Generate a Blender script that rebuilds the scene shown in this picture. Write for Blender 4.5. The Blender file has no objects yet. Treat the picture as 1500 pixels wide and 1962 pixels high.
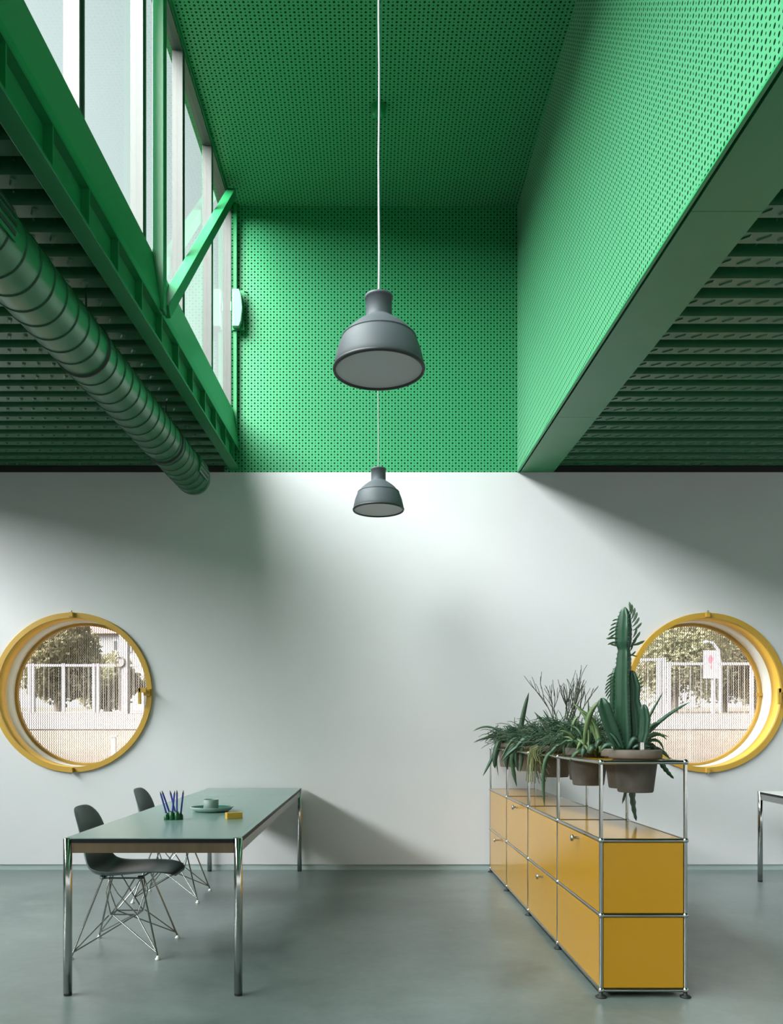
import bpy, bmesh, math, random
from mathutils import Vector, Matrix
random.seed(7)
C = bpy.context.scene.collection
PI = math.pi

# ------------------------------------------------------------------ camera, sky, sun, exposure
F, CX, HY, CH = 1550.0, 705.0, 1404.0, 1.226       # focal length (px of 1500x1962), principal x, horizon y, eye height
cam_d = bpy.data.cameras.new('camera'); cam = bpy.data.objects.new('camera', cam_d); C.objects.link(cam)
cam.location = (0, 0, CH); cam.rotation_euler = (PI / 2, 0, 0)
cam_d.sensor_fit = 'HORIZONTAL'; cam_d.sensor_width = 36.0
cam_d.lens = 36.0 * F / 1500.0
cam_d.shift_x = (750 - CX) / 1500.0
cam_d.shift_y = (HY - 981) / 1500.0
cam_d.clip_start = 0.05; cam_d.clip_end = 500
sc = bpy.context.scene
sc.camera = cam
sc.view_settings.view_transform = 'Standard'; sc.view_settings.look = 'None'
sc.view_settings.gamma = 1.0; sc.view_settings.use_curve_mapping = False
sc.view_settings.exposure = 0.93
sc.cycles.use_denoising = True
sc.cycles.diffuse_bounces = 5; sc.cycles.transparent_max_bounces = 16

SKY_STRENGTH = 1.0
world = bpy.data.worlds.new('cloudy_sky'); sc.world = world; world.use_nodes = True
wn, wl = world.node_tree.nodes, world.node_tree.links
bg = wn['Background']; bg.inputs['Strength'].default_value = SKY_STRENGTH
tcw = wn.new('ShaderNodeTexCoord'); sepw = wn.new('ShaderNodeSeparateXYZ'); wl.new(tcw.outputs['Generated'], sepw.inputs[0])
nz = wn.new('ShaderNodeTexNoise'); nz.inputs['Scale'].default_value = 2.2; nz.inputs['Detail'].default_value = 4
wl.new(tcw.outputs['Generated'], nz.inputs['Vector'])
addw = wn.new('ShaderNodeMath'); addw.operation = 'MULTIPLY_ADD'; wl.new(nz.outputs['Fac'], addw.inputs[0]); addw.inputs[1].default_value = 0.5
wl.new(sepw.outputs['Z'], addw.inputs[2])
rampw = wn.new('ShaderNodeValToRGB'); wl.new(addw.outputs[0], rampw.inputs[0])
rampw.color_ramp.elements[0].position = 0.30; rampw.color_ramp.elements[0].color = (0.80, 0.805, 0.80, 1)
rampw.color_ramp.elements[1].position = 0.95; rampw.color_ramp.elements[1].color = (0.46, 0.53, 0.54, 1)
wl.new(rampw.outputs['Color'], bg.inputs['Color'])

SUN_STRENGTH, SUN_ANGLE = 25.0, 72
sun_d = bpy.data.lights.new('hazy_sun', 'SUN'); sun = bpy.data.objects.new('hazy_sun', sun_d); C.objects.link(sun)
sun_d.energy = SUN_STRENGTH; sun_d.angle = math.radians(SUN_ANGLE); sun_d.color = (0.985, 1.0, 0.985)
sun.location = (-20, -8, 20)
sun.rotation_euler = Vector((0.66, 0.34, -0.62)).to_track_quat('-Z', 'Y').to_euler()

# ------------------------------------------------------------------ helpers
def at(x, y, Y):
    "world point seen at pixel (x, y) of the photograph at distance Y"
    return Vector(((x - CX) * Y / F, Y, CH + (HY - y) * Y / F))

def lin(r, g, b):
    f = lambda c: c / 12.92 if c <= 0.04045 else ((c + 0.055) / 1.055) ** 2.4
    return (f(r / 255), f(g / 255), f(b / 255), 1)

class MB:
    def __init__(s): s.v = []; s.f = []; s.smooth = []
    def add(s, vs, fs, smooth=False):
        o = len(s.v); s.v += [tuple(p) for p in vs]
        s.f += [tuple(i + o for i in f) for f in fs]; s.smooth += [smooth] * len(fs)
        return s
    def box(s, x0, x1, y0, y1, z0, z1, fn=None):
        vs = [(x, y, z) for z in (z0, z1) for y in (y0, y1) for x in (x0, x1)]
        if fn: vs = [fn(*p) for p in vs]
        return s.add(vs, [(0, 2, 3, 1), (4, 5, 7, 6), (0, 1, 5, 4), (2, 6, 7, 3), (0, 4, 6, 2), (1, 3, 7, 5)])
    def prism(s, prof, y0, y1, fn=None):
        "closed XZ outline swept along Y"
        n = len(prof); vs = [(x, y0, z) for x, z in prof] + [(x, y1, z) for x, z in prof]
        if fn: vs = [fn(*p) for p in vs]
        fs = [(i, (i + 1) % n, n + (i + 1) % n, n + i) for i in range(n)] + [tuple(range(n))[::-1], tuple(range(n, 2 * n))]
        return s.add(vs, fs)
    def frame(s, d):
        d = Vector(d).normalized(); up = Vector((0, 0, 1)) if abs(d.z) < 0.95 else Vector((0, 1, 0))
        a = d.cross(up).normalized(); return a, d.cross(a).normalized()
    def tube(s, pts, r, n=10, smooth=True, cap=True, star=None):
        pts = [Vector(p) for p in pts]; m = len(pts)
        rs = r if isinstance(r, (list, tuple)) else [r] * m
        vs = []; a = None
        for i, p in enumerate(pts):
            d = (pts[min(i + 1, m - 1)] - pts[max(i - 1, 0)]).normalized()
            if a is None: a, b = s.frame(d)
            else:
                a = (a - d * a.dot(d)).normalized(); b = d.cross(a)
            for k in range(n):
                t = 2 * PI * k / n; q = rs[i] * (star(t, i) if star else 1)
                vs.append(p + a * (q * math.cos(t)) + b * (q * math.sin(t)))
        fs = [(i * n + k, i * n + (k + 1) % n, (i + 1) * n + (k + 1) % n, (i + 1) * n + k) for i in range(m - 1) for k in range(n)]
        s.add(vs, fs, smooth)
        if cap:
            s.add([vs[k] for k in range(n)], [tuple(range(n))[::-1]])
            s.add([vs[(m - 1) * n + k] for k in range(n)], [tuple(range(n))])
        return s
    def lathe(s, prof, c=(0, 0, 0), n=32, smooth=True, axis='Z'):
        vs = []
        for r, h in prof:
            for k in range(n):
                t = 2 * PI * k / n; x, y = r * math.cos(t), r * math.sin(t)
                p = (x, y, h) if axis == 'Z' else ((x, h, y) if axis == 'Y' else (h, x, y))
                vs.append((p[0] + c[0], p[1] + c[1], p[2] + c[2]))
        m = len(prof)
        return s.add(vs, [(i * n + k, i * n + (k + 1) % n, (i + 1) * n + (k + 1) % n, (i + 1) * n + k) for i in range(m - 1) for k in range(n)], smooth)
    def disc(s, r, c, n=32, axis='Z'):
        vs = []
        for k in range(n):
            t = 2 * PI * k / n; x, y = r * math.cos(t), r * math.sin(t)
            p = (x, y, 0) if axis == 'Z' else ((x, 0, y) if axis == 'Y' else (0, x, y))
            vs.append((p[0] + c[0], p[1] + c[1], p[2] + c[2]))
        return s.add(vs, [tuple(range(n))])
    def ball(s, c, r, n=12, m=8, sc=(1, 1, 1)):
        prof = [(max(1e-5, r * math.sin(PI * i / m)), -r * math.cos(PI * i / m)) for i in range(m + 1)]
        k0 = len(s.v); s.lathe(prof, (0, 0, 0), n)
        for i in range(k0, len(s.v)):
            v = s.v[i]; s.v[i] = (v[0] * sc[0] + c[0], v[1] * sc[1] + c[1], v[2] * sc[2] + c[2])
        return s
    def leaf(s, pts, ws, nrm, thick=0.12):
        "a strap leaf: lens-shaped cross-section along a path, widest across nrm x path"
        pts = [Vector(p) for p in pts]; m = len(pts); vs = []
        for i, p in enumerate(pts):
            d = (pts[min(i + 1, m - 1)] - pts[max(i - 1, 0)]).normalized()
            side = d.cross(Vector(nrm))
            if side.length < 1e-3: side = d.cross(Vector((0.3, 0.9, 0.2)))
            side.normalize(); nn = side.cross(d).normalized(); w = ws[i] * 0.5
            vs += [p - side * w, p + nn * (w * thick), p + side * w, p - nn * (w * thick)]
        fs = [(i * 4 + k, i * 4 + (k + 1) % 4, i * 4 + 4 + (k + 1) % 4, i * 4 + 4 + k) for i in range(m - 1) for k in range(4)]
        fs += [(3, 2, 1, 0), tuple(range(m * 4 - 4, m * 4))]
        return s.add(vs, fs, True)
    def mesh(s, name):
        me = bpy.data.meshes.new(name); me.from_pydata(s.v, [], s.f)
        me.polygons.foreach_set('use_smooth', s.smooth); me.validate(); me.update()
        bm = bmesh.new(); bm.from_mesh(me); bmesh.ops.recalc_face_normals(bm, faces=bm.faces); bm.to_mesh(me); bm.free()
        return me

def obj(name, mb, mat, parent=None, bevel=0, solid=0, subd=0, kind=None):
    me = mb if isinstance(mb, bpy.types.Mesh) else mb.mesh(name)
    if mat is not None and not me.materials: me.materials.append(mat)
    o = bpy.data.objects.new(name, me); C.objects.link(o)
    if parent is not None: o.parent = parent
    if solid:
        m = o.modifiers.new('solidify', 'SOLIDIFY'); m.thickness = solid; m.offset = 0
    if bevel:
        m = o.modifiers.new('bevel', 'BEVEL'); m.width = bevel; m.segments = 2; m.limit_method = 'ANGLE'
    if subd:
        m = o.modifiers.new('subd', 'SUBSURF'); m.levels = subd; m.render_levels = subd
    if kind: o['kind'] = kind
    return o

def tag(o, label, cat, group=None):
    o['label'] = label; o['category'] = cat
    if group: o['group'] = group
    return o

def thing(name, label, cat, loc=(0, 0, 0), rz=0, group=None):
    o = bpy.data.objects.new(name, None); C.objects.link(o); o.location = loc; o.rotation_euler = (0, 0, rz)
    o.empty_display_size = 0.05
    return tag(o, label, cat, group)

def struct(name, mb, mat, **k):
    return obj(name, mb, mat, kind='structure', **k)

def struct_empty(name, loc=(0, 0, 0)):
    o = bpy.data.objects.new(name, None); C.objects.link(o); o.location = loc; o['kind'] = 'structure'; return o

def copy_tree(o, parent=None):
    c = o.copy(); C.objects.link(c)
    if parent is not None: c.parent = parent
    for ch in o.children: copy_tree(ch, c)
    return c

# ------------------------------------------------------------------ materials
def mat(name, col, rough=0.5, metal=0.0, spec=0.5, coat=0.0, noise=0.0, nscale=8.0, bump=0.0, bscale=60.0):
    m = bpy.data.materials.new(name); m.use_nodes = True
    n, l = m.node_tree.nodes, m.node_tree.links; b = n['Principled BSDF']
    b.inputs['Base Color'].default_value = col; b.inputs['Roughness'].default_value = rough
    b.inputs['Metallic'].default_value = metal; b.inputs['Specular IOR Level'].default_value = spec
    b.inputs['Coat Weight'].default_value = coat; b.inputs['Coat Roughness'].default_value = 0.06
    if noise or bump:
        tc = n.new('ShaderNodeTexCoord')
    if noise:
        t = n.new('ShaderNodeTexNoise'); t.inputs['Scale'].default_value = nscale; t.inputs['Detail'].default_value = 5
        l.new(tc.outputs['Object'], t.inputs['Vector'])
        mx = n.new('ShaderNodeMix'); mx.data_type = 'RGBA'
        mx.inputs['A'].default_value = tuple(c * (1 - noise) for c in col[:3]) + (1,)
        mx.inputs['B'].default_value = tuple(min(1, c * (1 + noise)) for c in col[:3]) + (1,)
        l.new(t.outputs['Fac'], mx.inputs['Factor']); l.new(mx.outputs['Result'], b.inputs['Base Color'])
    if bump:
        t2 = n.new('ShaderNodeTexNoise'); t2.inputs['Scale'].default_value = bscale; t2.inputs['Detail'].default_value = 3
        l.new(tc.outputs['Object'], t2.inputs['Vector'])
        bp = n.new('ShaderNodeBump'); bp.inputs['Strength'].default_value = bump; bp.inputs['Distance'].default_value = 0.01
        l.new(t2.outputs['Fac'], bp.inputs['Height']); l.new(bp.outputs['Normal'], b.inputs['Normal'])
    return m

GREEN = (0.028, 0.275, 0.110, 1)
GREEN_STEEL = (0.012, 0.200, 0.065, 1)

def math_node(n, l, op, a, b=None, c=None):
    m = n.new('ShaderNodeMath'); m.operation = op
    for i, v in enumerate((a, b, c)):
        if v is None: continue
        if isinstance(v, (int, float)): m.inputs[i].default_value = v
        else: l.new(v, m.inputs[i])
    return m.outputs[0]

def perforated(name, ax_u, ax_v, rows=False, pu=0.0285, pv=0.0255):
    m = mat(name, GREEN, 0.46, spec=0.6); m.node_tree.nodes['Principled BSDF'].inputs['Sheen Weight'].default_value = 0.28; n, l = m.node_tree.nodes, m.node_tree.links; b = n['Principled BSDF']
    tc = n.new('ShaderNodeTexCoord'); sp = n.new('ShaderNodeSeparateXYZ'); l.new(tc.outputs['Object'], sp.inputs[0])
    u = math_node(n, l, 'DIVIDE', sp.outputs[ax_u], pu); v = math_node(n, l, 'DIVIDE', sp.outputs[ax_v], pv)
    fu = math_node(n, l, 'SUBTRACT', math_node(n, l, 'FRACT', u), 0.5); fv = math_node(n, l, 'SUBTRACT', math_node(n, l, 'FRACT', v), 0.5)
    du = math_node(n, l, 'MULTIPLY', fu, pu); dv = math_node(n, l, 'MULTIPLY', fv, pv)
    d = math_node(n, l, 'SQRT', math_node(n, l, 'ADD', math_node(n, l, 'MULTIPLY', du, du), math_node(n, l, 'MULTIPLY', dv, dv)))
    par = math_node(n, l, 'FLOOR', v) if rows else math_node(n, l, 'ADD', math_node(n, l, 'FLOOR', u), math_node(n, l, 'FLOOR', v))
    odd = math_node(n, l, 'PINGPONG', par, 1.0)
    r = math_node(n, l, 'MULTIPLY_ADD', odd, 0.0034, 0.0046)
    hole = math_node(n, l, 'LESS_THAN', d, r)
    mx = n.new('ShaderNodeMix'); mx.data_type = 'RGBA'; mx.inputs['A'].default_value = GREEN; mx.inputs['B'].default_value = (0.004, 0.028, 0.012, 1)
    l.new(hole, mx.inputs['Factor']); l.new(mx.outputs['Result'], b.inputs['Base Color'])
    ro = math_node(n, l, 'MULTIPLY_ADD', hole, 0.5, 0.42); l.new(ro, b.inputs['Roughness'])
    sp2 = math_node(n, l, 'MULTIPLY_ADD', hole, -0.5, 0.5); l.new(sp2, b.inputs['Specular IOR Level'])
    l.new(math_node(n, l, 'MULTIPLY_ADD', hole, -0.28, 0.28), b.inputs['Sheen Weight'])
    return m

def glass_mat(name, tint=(0.93, 0.96, 0.95, 1), gloss=0.06):
    m = bpy.data.materials.new(name); m.use_nodes = True; n, l = m.node_tree.nodes, m.node_tree.links
    n.remove(n['Principled BSDF']); out = n['Material Output']
    t = n.new('ShaderNodeBsdfTransparent'); t.inputs[0].default_value = tint
    g = n.new('ShaderNodeBsdfGlossy'); g.inputs['Roughness'].default_value = 0.02
    lw = n.new('ShaderNodeFresnel'); lw.inputs['IOR'].default_value = 1.45
    geo = n.new('ShaderNodeNewGeometry')               # reflect at the outer face only, not inside the pane
    fac = math_node(n, l, 'MULTIPLY', lw.outputs[0], math_node(n, l, 'SUBTRACT', 1.0, geo.outputs['Backfacing']))
    mx = n.new('ShaderNodeMixShader'); l.new(fac, mx.inputs[0]); l.new(t.outputs[0], mx.inputs[1]); l.new(g.outputs[0], mx.inputs[2])
    l.new(mx.outputs[0], out.inputs[0]); return m

def screen_mat(name):
    "expanded-metal insect screen: zigzag strands, open in between"
    m = bpy.data.materials.new(name); m.use_nodes = True; n, l = m.node_tree.nodes, m.node_tree.links
    b = n['Principled BSDF']; out = n['Material Output']
    b.inputs['Base Color'].default_value = (0.62, 0.55, 0.54, 1); b.inputs['Roughness'].default_value = 0.6
    tc = n.new('ShaderNodeTexCoord'); sp = n.new('ShaderNodeSeparateXYZ'); l.new(tc.outputs['Object'], sp.inputs[0])
    z = math_node(n, l, 'PINGPONG', math_node(n, l, 'DIVIDE', sp.outputs['Z'], 0.013), 1.0)
    x = math_node(n, l, 'MULTIPLY_ADD', z, 0.42, math_node(n, l, 'DIVIDE', sp.outputs['X'], 0.021))
    fx = math_node(n, l, 'FRACT', x)
    wire = math_node(n, l, 'LESS_THAN', fx, 0.37)
    t = n.new('ShaderNodeBsdfTransparent'); mx = n.new('ShaderNodeMixShader')
    fac = math_node(n, l, 'MULTIPLY', wire, 0.9)
    l.new(fac, mx.inputs[0]); l.new(t.outputs[0], mx.inputs[1]); l.new(b.outputs[0], mx.inputs[2]); l.new(mx.outputs[0], out.inputs[0])
    return m

M = {}
M['steel'] = mat('green_painted_steel', GREEN_STEEL, 0.38, spec=0.5, noise=0.12, nscale=5)
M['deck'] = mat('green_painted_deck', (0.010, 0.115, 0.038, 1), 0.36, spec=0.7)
M['sill'] = mat('green_painted_sill', (0.016, 0.260, 0.085, 1), 0.36)
M['duct'] = mat('green_spiral_duct', (0.010, 0.135, 0.046, 1), 0.30, metal=0.25)
M['duct_seam'] = mat('dark_green_seam', (0.004, 0.05, 0.02, 1), 0.5)
M['black'] = mat('matt_black', (0.008, 0.009, 0.009, 1), 0.6)
M['perf_wall'] = perforated('perforated_green_wall', 'X', 'Z')
M['perf_ceil'] = perforated('perforated_green_ceiling', 'X', 'Y')
M['perf_side'] = perforated('perforated_green_side', 'Y', 'Z', rows=True)
M['white'] = mat('pale_grey_plaster', (0.615, 0.602, 0.625, 1), 0.75, spec=0.2, noise=0.03, nscale=2.5)
M['base'] = mat('grey_green_baseboard', (0.36, 0.43, 0.43, 1), 0.5)
M['alu'] = mat('pale_window_frame', (0.085, 0.084, 0.080, 1), 0.4)
M['gasket'] = mat('dark_gasket', (0.02, 0.03, 0.03, 1), 0.6)
M['glass'] = glass_mat('window_glass')
M['glass_round'] = glass_mat('round_window_glass', (0.96, 0.95, 0.95, 1))
M['screen'] = screen_mat('woven_mesh_screen')
M['yellow_ring'] = mat('ochre_yellow_enamel', (0.47, 0.27, 0.035, 1), 0.4)
M['reveal_white'] = mat('pale_reveal', (0.85, 0.82, 0.77, 1), 0.6)
M['reveal_yellow'] = mat('yellow_reveal', (0.88, 0.52, 0.07, 1), 0.45)
M['chrome'] = mat('polished_chrome', (0.50, 0.50, 0.49, 1), 0.12, metal=1.0)
M['chrome_soft'] = mat('brushed_steel', (0.42, 0.42, 0.41, 1), 0.25, metal=1.0)
M['yellow'] = mat('golden_yellow_lacquer', (0.41, 0.205, 0.009, 1), 0.14, spec=0.45)
M['pot'] = mat('grey_clay', (0.105, 0.088, 0.075, 1), 0.8, noise=0.35, nscale=18, bump=0.15, bscale=50)
M['pot_light'] = mat('pale_clay', (0.24, 0.205, 0.18, 1), 0.8, noise=0.25, nscale=18)
M['soil'] = mat('dark_soil', (0.03, 0.022, 0.015, 1), 0.95, bump=0.6, bscale=90)
M['cactus'] = mat('cactus_green', (0.010, 0.048, 0.022, 1), 0.42, noise=0.4, nscale=25)
M['cactus_rib'] = mat('cactus_thorns', (0.09, 0.15, 0.09, 1), 0.7)
M['leaf_dark'] = mat('deep_green_leaf', (0.021, 0.056, 0.025, 1), 0.42, noise=0.35, nscale=20)
M['leaf_mid'] = mat('mid_green_leaf', (0.038, 0.088, 0.038, 1), 0.45, noise=0.35, nscale=20)
M['leaf_pale'] = mat('pale_green_leaf', (0.105, 0.165, 0.062, 1), 0.5, noise=0.3, nscale=20)
M['leaf_blue'] = mat('bluish_green_leaf', (0.042, 0.100, 0.064, 1), 0.42, noise=0.3, nscale=20)
M['twig'] = mat('olive_twig', (0.045, 0.055, 0.032, 1), 0.6, noise=0.3, nscale=30)
M['root'] = mat('yellowish_green_root', (0.13, 0.14, 0.05, 1), 0.7, noise=0.4, nscale=40)
M['shell'] = mat('grey_green_plastic', (0.060, 0.086, 0.084, 1), 0.32, spec=0.5)
M['wire'] = mat('chromed_wire', (0.30, 0.30, 0.29, 1), 0.18, metal=1.0)
M['glide'] = mat('white_nylon', (0.75, 0.76, 0.74, 1), 0.5)
M['tabletop'] = mat('pale_green_grey_laminate', (0.195, 0.305, 0.280, 1), 0.24, spec=0.55)
M['tabletop_white'] = mat('white_laminate', (0.60, 0.62, 0.62, 1), 0.3)
M['edge'] = mat('black_table_edge', (0.006, 0.007, 0.007, 1), 0.5, spec=0.2)
M['lamp_grey'] = mat('blue_grey_silicone', (0.060, 0.070, 0.082, 1), 0.6, spec=0.4)
M['lamp_rim'] = mat('dark_rim', (0.022, 0.026, 0.028, 1), 0.5)
M['diffuser'] = mat('opal_disc', (0.50, 0.51, 0.53, 1), 0.6)
M['cord'] = mat('white_fabric_cord', (0.34, 0.34, 0.38, 1), 0.8)
M['cord_grey'] = mat('grey_fabric_cord', (0.20, 0.24, 0.23, 1), 0.8)
M['box_green'] = mat('pale_green_plastic', (0.12, 0.26, 0.185, 1), 0.45)
M['holder'] = mat('bottle_green_ceramic', (0.004, 0.075, 0.024, 1), 0.3)
M['pencil'] = mat('cobalt_pencil', (0.020, 0.034, 0.27, 1), 0.4)
M['pencil_tip'] = mat('dark_pencil_tip', (0.012, 0.012, 0.03, 1), 0.5)
M['plate'] = mat('mint_grey_stoneware', (0.26, 0.355, 0.335, 1), 0.5)
M['plate_in'] = mat('deep_green_glaze', (0.045, 0.16, 0.12, 1), 0.3)
M['cup'] = mat('grey_green_stoneware', (0.19, 0.26, 0.24, 1), 0.55)
M['box_yellow'] = mat('yellow_card', (0.52, 0.31, 0.035, 1), 0.55)

def brown_reflection_mat():  # brown grain painted in as a reflection on the chrome front apron
    m = mat('brown_apron_reflection', (0.15, 0.095, 0.045, 1), 0.35); n, l = m.node_tree.nodes, m.node_tree.links; b = n['Principled BSDF']
    tc = n.new('ShaderNodeTexCoord'); mp = n.new('ShaderNodeMapping'); mp.inputs['Scale'].default_value = (9, 3, 1.2)
    l.new(tc.outputs['Object'], mp.inputs['Vector'])
    t = n.new('ShaderNodeTexNoise'); t.inputs['Scale'].default_value = 1.6; t.inputs['Detail'].default_value = 5; l.new(mp.outputs[0], t.inputs['Vector'])
    r = n.new('ShaderNodeValToRGB'); r.color_ramp.elements[0].position = 0.3; r.color_ramp.elements[1].position = 0.72
    r.color_ramp.elements[0].color = (0.062, 0.040, 0.020, 1); r.color_ramp.elements[1].color = (0.120, 0.080, 0.040, 1)
    l.new(t.outputs['Fac'], r.inputs[0]); l.new(r.outputs[0], b.inputs['Base Color']); return m
M['brown_reflection'] = brown_reflection_mat()

def concrete_mat():
    m = mat('polished_concrete', (0.15, 0.17, 0.17, 1), 0.3, spec=0.5); n, l = m.node_tree.nodes, m.node_tree.links; b = n['Principled BSDF']
    tc = n.new('ShaderNodeTexCoord')
    def noise(scale, detail, rough, dist=0.0):
        t = n.new('ShaderNodeTexNoise'); t.inputs['Scale'].default_value = scale; t.inputs['Detail'].default_value = detail
        t.inputs['Roughness'].default_value = rough; t.inputs['Distortion'].default_value = dist
        l.new(tc.outputs['Object'], t.inputs['Vector']); return t.outputs['Fac']
    big, mid, fine = noise(0.75, 3, 0.5), noise(3.2, 4, 0.6, 0.4), noise(17.0, 3, 0.6)
    f = math_node(n, l, 'MULTIPLY_ADD', mid, 0.55, math_node(n, l, 'MULTIPLY', big, 0.9))
    f = math_node(n, l, 'MULTIPLY_ADD', fine, 0.22, f)
    mr = n.new('ShaderNodeMapRange'); l.new(f, mr.inputs['Value']); mr.inputs['From Min'].default_value = 0.58; mr.inputs['From Max'].default_value = 1.10
    mx = n.new('ShaderNodeMix'); mx.data_type = 'RGBA'; mx.inputs['A'].default_value = (0.066, 0.090, 0.085, 1); mx.inputs['B'].default_value = (0.200, 0.232, 0.230, 1)
    l.new(mr.outputs[0], mx.inputs['Factor']); l.new(mx.outputs['Result'], b.inputs['Base Color'])
    r2 = n.new('ShaderNodeMapRange'); r2.inputs['To Min'].default_value = 0.24; r2.inputs['To Max'].default_value = 0.38
    l.new(mid, r2.inputs['Value']); l.new(r2.outputs[0], b.inputs['Roughness']); return m
M['concrete'] = concrete_mat()
M['ground'] = mat('dry_straw_ground', (0.085, 0.066, 0.050, 1), 0.95, noise=0.3, nscale=1.3)
M['path'] = mat('pale_gravel_path', (0.095, 0.083, 0.080, 1), 0.95, noise=0.1, nscale=3)
M['fence'] = mat('galvanised_fence', (0.205, 0.200, 0.209, 1), 0.6)
M['fence_mesh'] = mat('fence_wire', (0.259, 0.252, 0.252, 1), 0.7)
M['crown'] = mat('olive_foliage', (0.17, 0.160, 0.092, 1), 0.8, noise=0.2, nscale=3)
M['crown2'] = mat('pale_olive_foliage', (0.21, 0.200, 0.118, 1), 0.8, noise=0.2, nscale=3)
for k in ('crown', 'crown2'):                        # thin leaves let light through
    n_, l_ = M[k].node_tree.nodes, M[k].node_tree.links
    tr_ = n_.new('ShaderNodeBsdfTranslucent'); mx_ = n_.new('ShaderNodeMixShader'); mx_.inputs[0].default_value = 0.5
    l_.new(n_['Mix'].outputs['Result'], tr_.inputs[0])
    l_.new(n_['Principled BSDF'].outputs[0], mx_.inputs[1]); l_.new(tr_.outputs[0], mx_.inputs[2]); l_.new(mx_.outputs[0], n_['Material Output'].inputs[0])
M['bark'] = mat('grey_bark', (0.12, 0.10, 0.08, 1), 0.9)
M['house'] = mat('white_render', (0.244, 0.244, 0.248, 1), 0.8)
M['roof'] = mat('faded_pink_roof', (0.180, 0.099, 0.084, 1), 0.8, noise=0.2, nscale=10)
M['house_glass'] = mat('house_window_glass', (0.06, 0.065, 0.07, 1), 0.2)
M['sign'] = mat('white_sign', (0.252, 0.247, 0.252, 1), 0.6)
M['sign_red'] = mat('pinkish_mark', (0.294, 0.084, 0.112, 1), 0.6)
M['bollard'] = mat('white_bollard', (0.75, 0.73, 0.74, 1), 0.7)
M['ext'] = mat('exterior_render', (0.3, 0.3, 0.3, 1), 0.9)

# ------------------------------------------------------------------ the building shell
YW = 7.226                                     # room face of the back wall
YR = -8.0                                      # rear wall behind the camera
KX, KZ = 17 / F, 79 / F                        # the roof rises a little towards the back wall
def S(x, y, z): return (x + KX * (y - YW), y, z + KZ * (y - YW))
def shift(dx): return lambda x, y, z: S(x + dx, y, z)
BAY = 6.1
XL, XR = -9.6, 9.9
Z_DECK = 3.608; Z_TOP = 3.553

struct('floor', MB().box(XL, XR, YR, YW + 0.03, -0.2, 0), M['concrete'])

# back wall with its two round openings
WIN = [(-2.634, 1.585), (3.016, 1.583)]; R_TUBE = 0.672
def wall_with_holes(x0, x1, z0, z1, y0, y1, holes, r, n=72):
    bm = bmesh.new()
    def loop(ps):
        vs = [bm.verts.new(p) for p in ps]; return [bm.edges.new((vs[i], vs[(i + 1) % len(vs)])) for i in range(len(vs))]
    es = loop([(x0, y0, z0), (x1, y0, z0), (x1, y0, z1), (x0, y0, z1)])
    for cx, cz in holes: es += loop([(cx + r * math.cos(2 * PI * k / n), y0, cz + r * math.sin(2 * PI * k / n)) for k in range(n)])
    res = bmesh.ops.triangle_fill(bm, use_beauty=True, edges=es, normal=(0, -1, 0))
    bmesh.ops.dissolve_limit(bm, angle_limit=0.01, verts=bm.verts, edges=bm.edges)
    ex = bmesh.ops.extrude_face_region(bm, geom=list(bm.faces))
    bmesh.ops.translate(bm, vec=(0, y1 - y0, 0), verts=[v for v in ex['geom'] if isinstance(v, bmesh.types.BMVert)])
    bmesh.ops.recalc_face_normals(bm, faces=bm.faces)
    me = bpy.data.meshes.new('wall'); bm.to_mesh(me); bm.free(); return me
struct('wall_back', wall_with_holes(XL, XR, 0.05, Z_TOP, YW, YW + 0.38, WIN, R_TUBE), M['white'])
struct('baseboard_back', MB().box(XL, XR, YW + 0.012, YW + 0.2, -0.02, 0.05), M['base'])
struct('gap_shade_1', MB().box(XL, XR, YW + 0.03, YW + 0.38, Z_TOP, Z_TOP + 0.12), M['black'])  # black strip set back, colouring in the shadow of the gap under the decks
struct('wall_left', MB().box(XL - 0.2, XL, YR, YW + 0.38, -0.2, 4.2), M['white'])
struct('wall_right', MB().box(XR, XR + 0.2, YR, YW + 0.38, -0.2, 4.2), M['white'])
# rear wall: low parapet, piers and lintel around wide openings
rear = MB().box(XL, XR, YR - 0.2, YR, 1.7, 6.4).box(XL, XR, YR - 0.2, YR, -0.2, 0.15)
for x in (XL + 0.3, -5.2, -1.9, 1.9, 5.2, XR - 0.3): rear.box(x - 0.35, x + 0.35, YR - 0.2, YR, 0.15, 1.7)
struct('wall_rear', rear, M['white'])
# upper gable outside the monitors
for dx in (-BAY, 0, BAY):
    up = MB().box(-1.28 + dx, 1.42 + dx, YW, YW + 0.38, Z_TOP, 6.2)
    struct('wall_upper_back', up, M['perf_wall'])

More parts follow.
